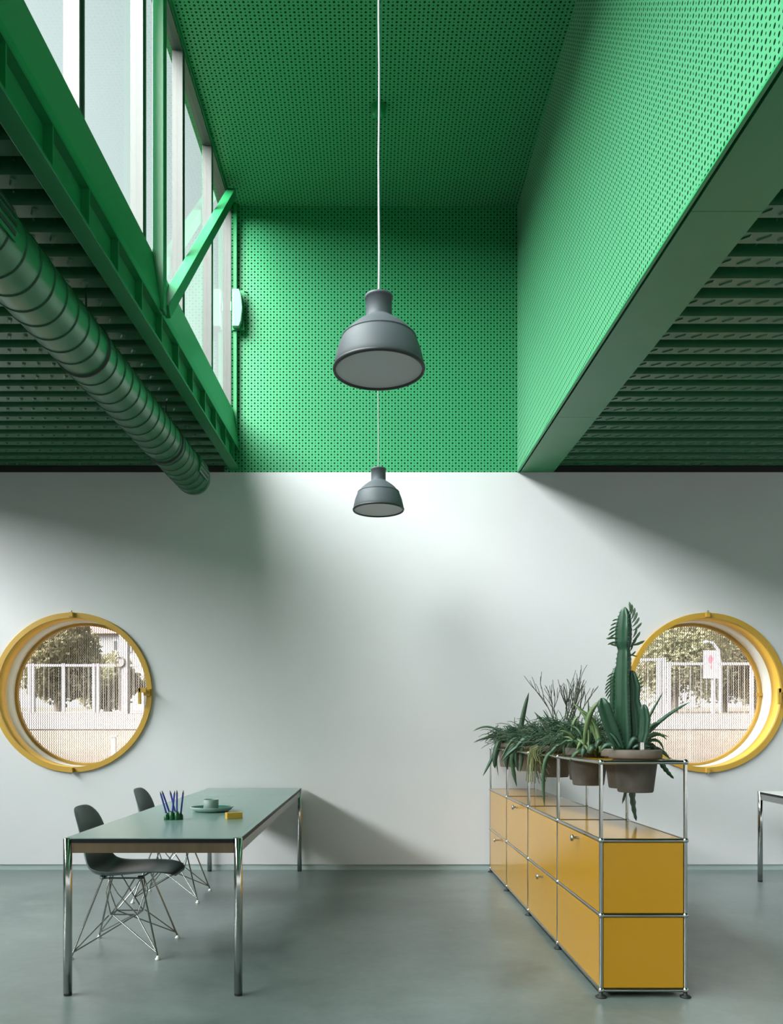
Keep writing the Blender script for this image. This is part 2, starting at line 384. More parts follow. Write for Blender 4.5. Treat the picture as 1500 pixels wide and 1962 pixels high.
def deck(name, x0, x1, bumps):
    "trapezoidal steel deck: one sheet above and its ribs hanging below"
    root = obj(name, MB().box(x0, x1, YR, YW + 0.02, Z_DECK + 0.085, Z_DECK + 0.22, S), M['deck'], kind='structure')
    P, wb, wt, h = 0.198, 0.082, 0.118, 0.085
    rib = MB()
    prof = [(-wt / 2, h), (-wb / 2, 0.0), (wb / 2, 0.0), (wt / 2, h)]
    th = 0.0
    vs = [(x, y, z) for x in (x0, x1) for y, z in prof]
    rib.add(vs, [(0, 1, 5, 4), (1, 2, 6, 5), (2, 3, 7, 6), (3, 0, 4, 7), (0, 3, 2, 1), (4, 5, 6, 7)])
    if bumps:
        n = int((x1 - x0) / 0.092)
        for k in range(n):                          # embossed slots pressed into the bottom flange
            cx = x0 + 0.05 + k * 0.092
            if bumps == 'slash': a, L, W, hh = math.radians(-38), 0.034, 0.0055, 0.006
            else: a, L, W, hh = math.radians(-60), 0.021, 0.012, 0.009
            c, s = math.cos(a), math.sin(a)
            q = [(-L, -W), (L, -W), (L, W), (-L, W)]
            base = [(cx + px * c - py * s, px * s + py * c, 0.0005) for px, py in q]
            top = [(cx + 0.82 * px * c - 0.5 * py * s, 0.82 * px * s + 0.5 * py * c, -hh) for px, py in q]
            rib.add(base + top, [(0, 1, 5, 4), (1, 2, 6, 5), (2, 3, 7, 6), (3, 0, 4, 7), (4, 5, 6, 7)])
            for sy in (-1,):                        # small dimple on the sloping web that faces the room
                px, pz = cx + 0.03, 0.05; py = -(wb / 2 + (wt - wb) / 2 * pz / h)
                rib.add([(px - .006, py - .001, pz - .006), (px + .006, py - .001, pz - .006), (px + .006, py - .001, pz + .006), (px - .006, py - .001, pz + .006), (px, py - .006, pz)],
                        [(0, 1, 4), (1, 2, 4), (2, 3, 4), (3, 0, 4)])
    me = rib.mesh('deck_rib')
    for i in range(int((YW - YR) / P)):
        y = YW - 0.07 - i * P
        if bumps is None and i % 1: continue
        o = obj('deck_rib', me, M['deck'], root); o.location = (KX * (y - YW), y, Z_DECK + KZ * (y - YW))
    return root

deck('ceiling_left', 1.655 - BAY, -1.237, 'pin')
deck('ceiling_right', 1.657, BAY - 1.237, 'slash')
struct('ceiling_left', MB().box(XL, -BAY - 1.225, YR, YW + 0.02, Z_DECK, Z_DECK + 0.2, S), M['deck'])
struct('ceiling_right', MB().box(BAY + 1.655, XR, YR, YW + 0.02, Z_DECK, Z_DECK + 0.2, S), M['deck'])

XW = -1.2075; ZG0, ZG1, ZC = 4.093, 5.883, 5.930
def monitor(dx, near):
    fn = shift(dx)
    # perforated lining: ceiling and tall right-hand side
    struct('ceiling', MB().box(-1.32, 1.42, YR, YW, ZC, ZC + 0.16, fn), M['perf_ceil'])
    struct('wall_upper_right', MB().box(1.333, 1.347, YR, YW, Z_TOP + 0.010, ZC, fn), M['perf_side'])
    struct('trim_6', MB().box(1.332, 1.348, YR, YW, Z_TOP, Z_TOP + 0.0095, fn), M['sill'])
    struct('trim_2', MB().box(1.375, 1.45, YR, YW, 3.62, ZC, fn), M['black'])
    # box beam under it
    t = thing('steel_beam', 'wide green box beam under the perforated right-hand side of the skylight' if near else
              'green box beam of the %s roof bay, out of the picture' % ('left-hand' if dx < 0 else 'right-hand'), 'beam', fn(1.5, YW, Z_TOP))
    t.location = (0, 0, 0)
    seams = [YR, 0.6, 3.3, 5.78, YW]
    for a, b in zip(seams[:-1], seams[1:]):
        obj('soffit_plate', MB().box(1.361, 1.655, a + 0.0015, b - 0.0015, Z_TOP, Z_TOP + 0.012, fn), M['steel'], t)
    obj('core', MB().box(1.364, 1.652, YR, YW, Z_TOP + 0.012, 3.86, fn), M['steel'], t)
    # left truss: lower I-beam, sill face, posts, brace
    t = thing('steel_truss', 'green steel truss with stiffened I-beam, post and diagonal brace below the skylight glazing' if near else
              'green steel truss of the %s roof bay, out of the picture' % ('left-hand' if dx < 0 else 'right-hand'), 'truss')
    obj('bottom_flange', MB().box(-1.234, -1.150, YR + 0.02, YW - 0.002, 3.574, 3.590, fn), M['steel'], t, bevel=0.003)
    obj('web', MB().box(-1.200, -1.190, YR + 0.02, YW - 0.002, 3.590, 3.748, fn), M['steel'], t)
    obj('top_flange', MB().box(-1.234, -1.150, YR + 0.02, YW - 0.002, 3.748, 3.762, fn), M['steel'], t)
    obj('sill_face', MB().prism([(-1.236, 3.762), (-1.152, 3.762), (-1.152, 3.80), (-1.196, 4.093), (-1.236, 4.093)], YR + 0.02, YW - 0.002, fn), M['sill'], t)
    if near:
        st = MB().box(-1.19, -1.153, -0.006, 0.006, 3.590, 3.748).mesh('stiffener')
        for k in range(14):
            y = 6.98 - k * 0.39; o = obj('stiffener', st, M['steel'], t); o.location = (KX * (y - YW), y, KZ * (y - YW))
    for y in ((4.63, 2.4, 0.2) if near else ()):
        obj('post', MB().box(-1.196, -1.132, y - 0.035, y + 0.035, 3.763, ZC - 0.003, fn), M['steel'], t, bevel=0.003)
    if near:
        a, b = Vector(fn(-1.160, 4.70, 3.80)), Vector(fn(-1.160, 6.92, 5.86))
        d = (b - a).normalized(); u = Vector((1, 0, 0)); w = d.cross(u).normalized(); r = 0.036
        vs = [p + u * (sx * r) + w * (sz * r) for p in (a, b) for sx, sz in ((-1, -1), (1, -1), (1, 1), (-1, 1))]
        obj('brace', MB().add(vs, [(0, 1, 5, 4), (1, 2, 6, 5), (2, 3, 7, 6), (3, 0, 4, 7), (3, 2, 1, 0), (4, 5, 6, 7)]), M['steel'], t, bevel=0.003)
        obj('end_post', MB().box(-1.196, -1.165, YW - 0.05, YW - 0.003, 3.763, ZC - 0.003, fn), M['steel'], t)
    # the band of windows
    w = struct_empty('window_3', (0, 0, 0))
    joints = [YW - 0.03, 6.35, 5.41, 4.50, 3.545, 2.60, 1.65, 0.70, -0.25, -1.2, -2.15, -3.1, -4.05, -5.0, -5.95, -6.9, YR]
    for i, (b, a) in enumerate(zip(joints[:-1], joints[1:])):
        if not near:
            obj('pane', MB().box(XW - 0.05, XW - 0.044, a, b, ZG0, ZG1, fn), M['glass'], w); continue
        fr = MB(); q = 0.022; x0, x1 = XW - 0.075, XW - 0.005
        a2, b2 = a + 0.0112, b - 0.0112
        fr.box(x0, x1, a2, b2, ZG0, ZG0 + 0.03, fn).box(x0, x1, a2, b2, ZG1 - q, ZG1, fn)
        fr.box(x0, x1, a2, a2 + q, ZG0 + 0.03, ZG1 - q, fn).box(x0, x1, b2 - q, b2, ZG0 + 0.03, ZG1 - q, fn)
        obj('frame', fr, M['alu'], w)
        obj('gasket', MB().box(XW - 0.07, XW - 0.004, a - 0.011, a + 0.011, ZG0, ZG1, fn), M['gasket'], w)
        obj('pane', MB().box(XW - 0.045, XW - 0.039, a2 + q - 0.004, b2 - q + 0.004, ZG0 + 0.026, ZG1 - q + 0.004, fn), M['glass'], w)
    struct('trim_3', MB().box(-1.32, -1.205, YR, YW, ZG1, ZC, fn), M['steel'])
    if near: struct('trim_4', MB().box(-1.29, -1.212, 6.335, 6.365, ZG0, ZG1, fn), M['steel'])
    # closing panel of the roof outside the beam
    struct('wall_upper_left', MB().box(-1.38, -1.237, YR, YW, 3.832, 4.093, fn), M['steel'])

monitor(0, True); monitor(-BAY, False); monitor(BAY, False)

# ------------------------------------------------------------------ round windows
def round_window(k, cx, cz, handle_side):
    w = struct_empty('window_%d' % k, (cx, YW, cz))
    obj('ring_frame', MB().lathe([(R_TUBE - 0.008, -0.028), (0.712, -0.028), (0.712, 0.0), (R_TUBE - 0.008, 0.0), (R_TUBE - 0.008, -0.028)], n=96, axis='Y', smooth=False), M['yellow_ring'], w, bevel=0.003)
    obj('yellow_lining', MB().lathe([(R_TUBE - 0.001, 0.006), (R_TUBE - 0.001, 0.16), (R_TUBE - 0.006, 0.16), (R_TUBE - 0.006, 0.006), (R_TUBE - 0.001, 0.006)], n=96, axis='Y'), M['reveal_yellow'], w)
    obj('pale_lining', MB().lathe([(R_TUBE - 0.001, 0.16), (R_TUBE - 0.001, 0.37), (R_TUBE - 0.006, 0.37), (R_TUBE - 0.006, 0.16), (R_TUBE - 0.001, 0.16)], n=96, axis='Y'), M['reveal_white'], w)
    obj('sash_ring', MB().lathe([(R_TUBE - 0.007, 0.335), (R_TUBE - 0.030, 0.335), (R_TUBE - 0.030, 0.378), (R_TUBE - 0.007, 0.378), (R_TUBE - 0.007, 0.335)], n=96, axis='Y', smooth=False), M['yellow_ring'], w)
    obj('pane', MB().lathe([(0.001, 0.362), (R_TUBE - 0.028, 0.362), (R_TUBE - 0.028, 0.368), (0.001, 0.368)], n=96, axis='Y', smooth=False), M['glass_round'], w)
    obj('mesh_screen', MB().disc(R_TUBE - 0.029, (0, 0.374, 0), 96, 'Y'), M['screen'], w)
    for s in (1, -1):
        p = obj('pivot', MB().box(-0.018, 0.018, -0.062, -0.026, s * 0.690 - 0.022, s * 0.690 + 0.022), M['yellow_ring'], w, bevel=0.004)
        obj('pivot_pin', MB().tube([(0, -0.045, s * 0.708), (0, -0.045, s * 0.727)], 0.009, 10), M['chrome_soft'], p)
    h = obj('handle', MB().box(0.640, 0.700, -0.045, -0.026, -0.03, 0.03).tube([(0.664, -0.045, 0.012), (0.664, -0.075, 0.012)], 0.010, 10), M['yellow_ring'], w, bevel=0.003)
    obj('lever', MB().box(0.606, 0.676, -0.092, -0.070, -0.004, 0.036).box(0.604, 0.630, -0.092, -0.070, -0.105, 0.036), M['yellow_ring'], h, bevel=0.003)
    if handle_side:
        obj('catch', MB().box(R_TUBE - 0.065, R_TUBE - 0.008, 0.318, 0.335, -0.014, 0.014), M['yellow_ring'], w, bevel=0.002)
    return w
round_window(1, *WIN[0], False); round_window(2, *WIN[1], True)

# ------------------------------------------------------------------ ventilation duct
def duct():
    t = thing('ventilation_duct', 'green spiral ventilation duct hanging under the left roof deck', 'duct')
    Y1, Y0, r = 6.55, -2.5, 0.137
    c1 = at(372, 917, Y1)
    def ax(y): return Vector((c1.x + KX * (y - Y1), y, c1.z + KZ * (y - Y1)))
    def ring(y, r0, r1, w, nm, m, par=t):
        d = Vector((KX, 1, KZ)).normalized(); c = ax(y)
        mb = MB()
        mb.tube([c - d * w, c - d * w * 0.5, c + d * w * 0.5, c + d * w], [r0, r1, r1, r0], 48, cap=False)
        return obj(nm, mb, m, par)
    body = MB(); d = Vector((KX, 1, KZ)).normalized()
    body.tube([ax(Y0), ax(Y1 - 0.02), ax(Y1 - 0.005), ax(Y1), ax(Y1 + 0.003)], [r, r, r - 0.004, r - 0.02, 0.001], 48)
    obj('duct_body', body, M['duct'], t)
    y = Y1 - 0.07; k = 0
    while y > 1.4:
        o = ring(y, r - 0.001, r + 0.0035, 0.006, 'seam', M['duct_seam']); y -= 0.135 if k < 60 else 0.2; k += 1
    for yb in (5.60, 4.06):
        o = ring(yb, r + 0.001, r + 0.008, 0.014, 'clamp_band', M['black'])
        p = ax(yb); top = Z_DECK + KZ * (yb - YW) + 0.002
        e = MB().tube([(p.x + 0.02, yb, p.z + r + 0.005), (p.x + 0.02, yb, top)], 0.006, 8).box(p.x - 0.012, p.x + 0.052, yb - 0.016, yb + 0.016, p.z + r + 0.002, p.z + r + 0.03)
        obj('hanger_rod', e, M['duct_seam'], o)
    for yg in (6.27, 2.86):                          # outlet grilles let into the lower right flank
        g = obj('grille', grille_mb(ax, yg, r, 0.30), M['duct'], t)
        for q in range(4):
            obj('slot', grille_slot(ax, yg, r, q), M['black'], g)
    return t
def grille_pt(ax, y, r, ang):
    c = ax(y); return Vector((c.x + r * math.cos(ang), y, c.z + r * math.sin(ang)))
def grille_mb(ax, yg, r, L):
    mb = MB(); vs = []
    A = [math.radians(a) for a in (-22, -8, 6, 20, 34)]
    for rr in (r - 0.002, r + 0.012):
        for y in (yg - L / 2, yg + L / 2):
            vs += [grille_pt(ax, y, rr, a) for a in A]
    n = 5; fs = []
    for i in range(n - 1): fs += [(i, i + 1, n + i + 1, n + i), (2 * n + i, 3 * n + i, 3 * n + i + 1, 2 * n + i + 1), (i, 2 * n + i, 2 * n + i + 1, i + 1), (n + i, n + i + 1, 3 * n + i + 1, 3 * n + i)]
    fs += [(0, n, 3 * n, 2 * n), (n - 1, 3 * n - 1, 4 * n - 1, 2 * n - 1)]
    return mb.add(vs, fs)
def grille_slot(ax, yg, r, q):
    a0 = math.radians(-16 + q * 12.5); a1 = a0 + math.radians(6)
    vs = [grille_pt(ax, y, rr, a) for rr in (r + 0.005, r + 0.0135) for y in (yg - 0.13, yg + 0.13) for a in (a0, a1)]
    return MB().add(vs, [(0, 1, 3, 2), (4, 6, 7, 5), (0, 4, 5, 1), (2, 3, 7, 6), (0, 2, 6, 4), (1, 5, 7, 3)])
duct()

# window drive on the gable beside the glazing
t = thing('window_actuator', 'pale green rounded window drive box on the gable beside the skylight glazing', 'motor', (0, 0, 0))
c = at(458, 598, YW - 0.03)
prof = [(-0.048, -0.165), (0.012, -0.165), (0.030, -0.12), (0.042, 0.0), (0.030, 0.12), (0.012, 0.165), (-0.048, 0.165)]
mb = MB(); n = len(prof); vs = [(c.x + x, y, c.z + z) for y in (YW - 0.112, YW - 0.064) for x, z in prof]
mb.add(vs, [(i, (i + 1) % n, n + (i + 1) % n, n + i) for i in range(n)] + [tuple(range(n)), tuple(range(n, 2 * n))[::-1]])
obj('housing', mb, M['box_green'], t, bevel=0.006)
obj('back_plate', MB().box(c.x - 0.056, c.x + 0.05, YW - 0.063, YW - 0.052, c.z - 0.175, c.z + 0.175), M['steel'], t)
obj('hinge', MB().tube([(c.x - 0.060, YW - 0.085, c.z - 0.02), (c.x - 0.060, YW - 0.085, c.z + 0.06)], 0.008, 10), M['steel'], t)
obj('cable_stub', MB().tube([(c.x - 0.01, YW - 0.057, c.z + 0.182), (c.x + 0.075, YW - 0.010, c.z + 0.184)], 0.006, 8), M['duct_seam'], t)

# ------------------------------------------------------------------ pendant lamps
def pendant(x, y, Y, label, cordmat):
    p = at(x, y, Y)
    zc = ZC + KZ * (Y - YW)
    t = thing('pendant_lamp', label, 'lamp', p, 0, 'grey pendant lamps under the skylight')
    R = 0.186; zt = zc - p.z
    obj('shade', MB().lathe([(0.183, 0.004), (0.186, 0.0), (0.188, 0.006), (0.184, 0.03), (0.174, 0.075), (0.160, 0.112), (0.152, 0.128)], n=64), M['lamp_grey'], t)
    obj('upper_shade', MB().lathe([(0.152, 0.128), (0.149, 0.133), (0.143, 0.140), (0.128, 0.158), (0.106, 0.178), (0.082, 0.196), (0.064, 0.207), (0.055, 0.216)], n=64), M['lamp_grey'], t)
    obj('neck', MB().lathe([(0.055, 0.216), (0.054, 0.225), (0.054, 0.292), (0.058, 0.294), (0.058, 0.304), (0.050, 0.308), (0.010, 0.309), (0.001, 0.309)], n=48), M['lamp_grey'], t)
    obj('ridge', MB().lathe([(0.152, 0.124), (0.156, 0.128), (0.153, 0.133), (0.147, 0.133)], n=64), M['lamp_grey'], t)
    obj('rim', MB().lathe([(0.178, 0.010), (0.180, -0.006), (0.189, -0.006), (0.192, 0.004), (0.187, 0.012), (0.178, 0.010)], n=64), M['lamp_rim'], t)
    obj('diffuser', MB().lathe([(0.179, 0.002), (0.179, 0.008), (0.001, 0.008)], n=64, smooth=False).disc(0.179, (0, 0, 0.002), 64), M['diffuser'], t)
    pts = [(0.0015 * math.sin(i * 1.7) * (i > 0), 0, 0.305 + (zt - 0.04 - 0.305) * i / 14) for i in range(15)]
    obj('cord', MB().tube(pts, 0.0042, 8), cordmat, t)
    obj('ceiling_cup', MB().lathe([(0.001, zt - 0.075), (0.030, zt - 0.075), (0.048, zt - 0.06), (0.058, zt - 0.012), (0.058, zt + 0.01)], n=32), M['sill'], t)
pendant(726, 709, 3.353, 'larger nearer grey pendant lamp on white cord', M['cord'])
pendant(725, 977, 6.0, 'smaller farther grey pendant lamp in front of the white wall', M['cord_grey'])

# ------------------------------------------------------------------ tables
def table(name, label, x0, x1, y0, y1, h, topmat, loc=(0, 0, 0), rz=0, brown_reflection=False):
    t = thing(name, label, 'table', loc, rz)
    r = 0.0200
    top = MB().box(x0 + r, x1 - r, y0 - 0.012, y1 + 0.012, h - 0.004, h).box(x0 - 0.012, x1 + 0.012, y0 + r, y1 - r, h - 0.0041, h - 0.0001)
    obj('tabletop', top, topmat, t)
    e = MB().box(x0 + r, x1 - r, y0 - 0.0125, y1 + 0.0125, h - 0.022, h - 0.0042).box(x0 - 0.0125, x1 + 0.0125, y0 + r, y1 - r, h - 0.0221, h - 0.0043)
    obj('table_edge', e, M['edge'], t)
    a = 0.048
    obj('apron', MB().box(x0 + r, x1 - r, y0 - 0.008, y0 + 0.008, h - 0.022 - a, h - 0.022), M['brown_reflection'] if brown_reflection else M['chrome_soft'], t)
    obj('apron', MB().box(x0 + r, x1 - r, y1 - 0.008, y1 + 0.008, h - 0.022 - a, h - 0.022), M['chrome_soft'], t)
    for x in (x0, x1): obj('apron', MB().box(x - 0.008, x + 0.008, y0 + r, y1 - r, h - 0.022 - a, h - 0.022), M['chrome_soft'], t)
    me = MB().lathe([(0.001, 0.012), (r, 0.012), (r, h - 0.002), (r - 0.002, h), (0.001, h)], n=32).mesh('leg')
    mf = MB().lathe([(0.001, 0.0), (r - 0.002, 0.0), (r - 0.001, 0.004), (r - 0.001, 0.0125)], n=24).mesh('leg_foot')
    for x in (x0, x1):
        for y in (y0, y1):
            l = obj('leg', me, M['chrome'], t); l.location = (x, y, 0)
            f = obj('leg_foot', mf, M['black'], l); f['label'] = 'black leg tip'
    return t
TX0, TX1, TY0, TY1, TH = -1.403, -0.606, 3.78, 7.165, 0.7356
table('long_table', 'long table with pale green-grey top and chrome legs in front of the left window', TX0, TX1, TY0, TY1, TH, M['tabletop'], brown_reflection=True)
table('side_table', 'second table with white top at the right edge of the picture', 0.0, 0.9, -1.7, 0.0, 0.745, M['tabletop_white'], (3.228, 6.66, 0), math.radians(-5))

# ------------------------------------------------------------------ chairs
def chair(label, loc):
    t = thing('shell_chair', label, 'chair', loc, 0, 'chairs at the long table')
    prof = [(0.302, 0.428), (0.296, 0.444), (0.262, 0.455), (0.17, 0.453), (0.06, 0.438), (-0.05, 0.424), (-0.12, 0.423), (-0.165, 0.438), (-0.195, 0.475), (-0.213, 0.53), (-0.228, 0.60), (-0.243, 0.68), (-0.257, 0.75), (-0.266, 0.795), (-0.268, 0.815)]
    hw = [0.105, 0.155, 0.200, 0.226, 0.232, 0.233, 0.228, 0.222, 0.214, 0.206, 0.204, 0.202, 0.188, 0.150, 0.095]
    lift = [0.0, 0.004, 0.010, 0.022, 0.036, 0.048, 0.056, 0.058, 0.046, 0.030, 0.018, 0.010, 0.005, 0.0, -0.004]
    fwd = [0, 0, 0, 0, 0, 0.004, 0.012, 0.026, 0.042, 0.052, 0.054, 0.048, 0.036, 0.018, 0.004]
    n = 13; vs = []; fs = []
    for (x, z), w, li, fo in zip(prof, hw, lift, fwd):
        for k in range(n):
            u = -1 + 2 * k / (n - 1); a = abs(u) ** 2.2
            vs.append((x + fo * a, w * u, z + li * a))
    m = len(prof); fs = [(i * n + k, i * n + k + 1, (i + 1) * n + k + 1, (i + 1) * n + k) for i in range(m - 1) for k in range(n - 1)]
    js = 8                                            # seat up to the bend, then the back
    mb = MB(); mb.add(vs, fs, True)
    obj('shell', mb, M['shell'], t, solid=0.007, subd=1)
    zs = 0.418
    mount = [(0.105, 0.10), (0.105, -0.10), (-0.105, -0.10), (-0.105, 0.10)]
    foot = [(0.234, 0.228), (0.234, -0.228), (-0.234, -0.228), (-0.234, 0.228)]
    ring = [(0.075, 0.055), (0.075, -0.055), (-0.075, -0.055), (-0.075, 0.055)]
    for i in range(4):
        a, b = mount[i], foot[i]
        l = obj('leg', MB().tube([(a[0], a[1], zs), (a[0] + 0.006 * (1 if a[0] > 0 else -1), a[1], zs - 0.012), (b[0], b[1], 0.014)], 0.0056, 8), M['wire'], t)
        g = obj('glide', MB().lathe([(0.001, 0), (0.013, 0), (0.015, 0.005), (0.008, 0.013), (0.006, 0.022), (0.001, 0.022)], (b[0], b[1], 0), 16), M['glide'], l); g['label'] = 'white foot glide'
    R = MB()
    for i in range(4):
        a, b = ring[i], ring[(i + 1) % 4]; R.tube([(a[0], a[1], 0.205), (b[0], b[1], 0.205)], 0.0038, 6)
        f = foot[i]; fa = (f[0] * 0.985, f[1] * 0.985, 0.034)
        j = (i + 1) % 4 if i % 2 == 0 else (i - 1) % 4       # two struts from each foot to the cradle
        R.tube([fa, (ring[i][0] * 1.05, ring[i][1] * 1.4, 0.205)], 0.0038, 6)
        R.tube([fa, (ring[(i + (1 if i % 2 else 3)) % 4][0] * 0.9, ring[i][1] * 0.9, 0.203)], 0.0038, 6)
        R.tube([(ring[i][0], ring[i][1], 0.205), (mount[i][0] * 1.05, mount[i][1] * 0.3, 0.33), (mount[i][0] * 0.9, -mount[i][1] * 0.05, zs)], 0.0038, 6)
        R.tube([(ring[i][0], ring[i][1], 0.205), (-mount[i][0] * 0.2, mount[i][1] * 1.0, 0.33), (-mount[i][0] * 0.7, mount[i][1] * 1.02, zs)], 0.0038, 6)
    obj('wire_struts', R, M['wire'], t)
    S_ = MB()
    for sx in (0.105, -0.105): S_.tube([(sx, -0.115, zs), (sx, 0.115, zs)], 0.005, 6)
    for sy in (0.10, -0.10): S_.tube([(-0.12, sy, zs), (0.12, sy, zs)], 0.005, 6)
    for a in mount: S_.lathe([(0.016, zs - 0.004), (0.016, zs + 0.012), (0.001, zs + 0.012)], (a[0], a[1], 0), 12)
    obj('seat_mount', S_, M['shell'], t)
    return t
chair('nearer grey-green shell chair with wire base, seat showing under the front of the long table', (-1.37, 4.60, 0))
chair('farther grey-green shell chair with wire base, half hidden behind the long table', (-1.46, 6.05, 0))

# ------------------------------------------------------------------ things on the long table
hp = Vector((-1.098, 4.57, TH))
t = thing('pencil_holder', 'small bottle-green pencil holder made of joined round tubes on the long table', 'holder', hp)
cells = [(-0.036, -0.014, 0.030), (-0.018, 0.014, 0.046), (-0.006, -0.016, 0.046), (0.012, 0.012, 0.048), (0.022, -0.014, 0.046), (0.036, 0.010, 0.034), (-0.038, 0.012, 0.036)]
for x, y, h in cells:
    obj('tube', MB().lathe([(0.001, 0.0), (0.0145, 0.0), (0.0155, 0.004), (0.0155, h * 0.72), (0.011, h * 0.86), (0.0108, h), (0.008, h), (0.008, 0.012), (0.001, 0.012)], (x, y, 0), 16), M['holder'], t)
plab = ['leftmost blue pencil, tilted left in the green holder', 'blue pencil behind it leaning hardest to the left', 'blue pencil leaning left in the middle of the holder', 'blue pencil leaning right across its neighbour in the middle', 'nearly upright blue pencil right of the crossing pair', 'rightmost blue pencil tilted to the right in the holder']
cellfor = [6, 1, 3, 2, 4, 5]
for i in range(6):
    cx_, cy_, h_ = cells[cellfor[i]]
    a = Vector((cx_, cy_, 0.014)); tp = [(-0.080, 0.158), (-0.070, 0.163), (-0.024, 0.164), (0.010, 0.164), (0.022, 0.168), (0.053, 0.166)][i]
    b = Vector((tp[0], cy_, tp[1])); d = (b - a).normalized()
    p = thing('pencil', plab[i], 'pencil', hp, 0, 'blue pencils in the green holder')
    e = b - d * 0.020
    obj('barrel', MB().tube([a, e], 0.0052, 6, smooth=False), M['pencil'], p)
    obj('tip', MB().tube([e, b], [0.0052, 0.0008], 6, smooth=False), M['pencil_tip'], p)

pp = Vector((-0.975, 5.05, TH))
t = thing('plate', 'shallow mint-grey plate with raised rim on the long table', 'plate', pp)
obj('dish', MB().lathe([(0.001, 0.006), (0.085, 0.006), (0.105, 0.010), (0.126, 0.030), (0.132, 0.031), (0.133, 0.027), (0.118, 0.010), (0.098, 0.001), (0.001, 0.001)], n=56), M['plate'], t)
o = obj('glazed_well', MB().lathe([(0.001, 0.0075), (0.085, 0.0075), (0.105, 0.0115), (0.122, 0.0275)], n=56), M['plate_in'], t); o['label'] = 'darker green inside of the plate'
t = thing('cup', 'straight grey-green cup standing on the mint plate', 'cup', pp + Vector((-0.005, 0.0, 0.008)))
obj('cup_wall', MB().lathe([(0.001, 0.0), (0.043, 0.0), (0.046, 0.004), (0.0465, 0.066), (0.0445, 0.067), (0.043, 0.065), (0.0425, 0.008), (0.001, 0.008)], n=48), M['cup'], t)
obj('cup_base', MB().lathe([(0.001, 0.008), (0.042, 0.008), (0.042, 0.0095), (0.001, 0.0095)], n=40), M['plate_in'], t)
yb = at(448, 1569, 4.62); yb.z = TH
t = thing('yellow_box', 'small yellow card box lying on the long table beside the plate', 'box', yb, math.radians(25))
obj('box_body', MB().box(-0.045, 0.045, -0.022, 0.022, 0, 0.026), M['box_yellow'], t, bevel=0.0015)
obj('box_lid', MB().box(-0.0455, 0.0455, -0.0225, 0.0225, 0.026, 0.036), M['box_yellow'], t, bevel=0.0015)

# ------------------------------------------------------------------ yellow cabinet
CX0, CX1 = 1.080, 1.471
CYS = [3.75 + 0.8425 * k for k in range(5)]
CZ = [0.034, 0.380, 0.727, 1.089]
POTS = [(1.297, 3.925, 'pot'), (1.340, 4.215, 'pot'), (1.212, 4.45, 'pot'), (1.315, 4.93, 'pot'), (1.22, 5.27, 'pot'), (1.30, 5.76, 'pot'), (1.21, 6.12, 'pot_light'), (1.33, 6.48, 'pot_light'), (1.205, 6.86, 'pot_light')]
R_RIM, R_BODY = 0.124, 0.104
cab = thing('storage_cabinet', 'long golden-yellow cabinet on chrome tube frame with open planter shelf on top', 'cabinet', (0, 0, 0))
tr = 0.0092
def tube_part(a, b): obj('tube', MB().tube([a, b], tr, 14), M['chrome'], cab)
ballm = MB().ball((0, 0, 0), 0.0145, 16, 10).mesh('connector')
for y in CYS:
    for x in (CX0, CX1):
        for z in CZ:
            o = obj('connector', ballm, M['chrome'], cab); o.location = (x, y, z)
        for z0, z1 in zip(CZ[:-1], CZ[1:]): tube_part((x, y, z0 + 0.01), (x, y, z1 - 0.01))
    for z in CZ: tube_part((CX0 + 0.01, y, z), (CX1 - 0.01, y, z))
for y0, y1 in zip(CYS[:-1], CYS[1:]):
    for x in (CX0, CX1):
        for z in CZ: tube_part((x, y0 + 0.01, z), (x, y1 - 0.01, z))
footm = MB().lathe([(0.001, 0.0), (0.024, 0.0), (0.026, 0.005), (0.018, 0.010), (0.009, 0.014), (0.009, 0.026), (0.001, 0.026)], n=24).mesh('foot')
for y in CYS:
    for x in (CX0, CX1):
        o = obj('foot', footm, M['black'], cab); o.location = (x, y, 0)
g = 0.0105
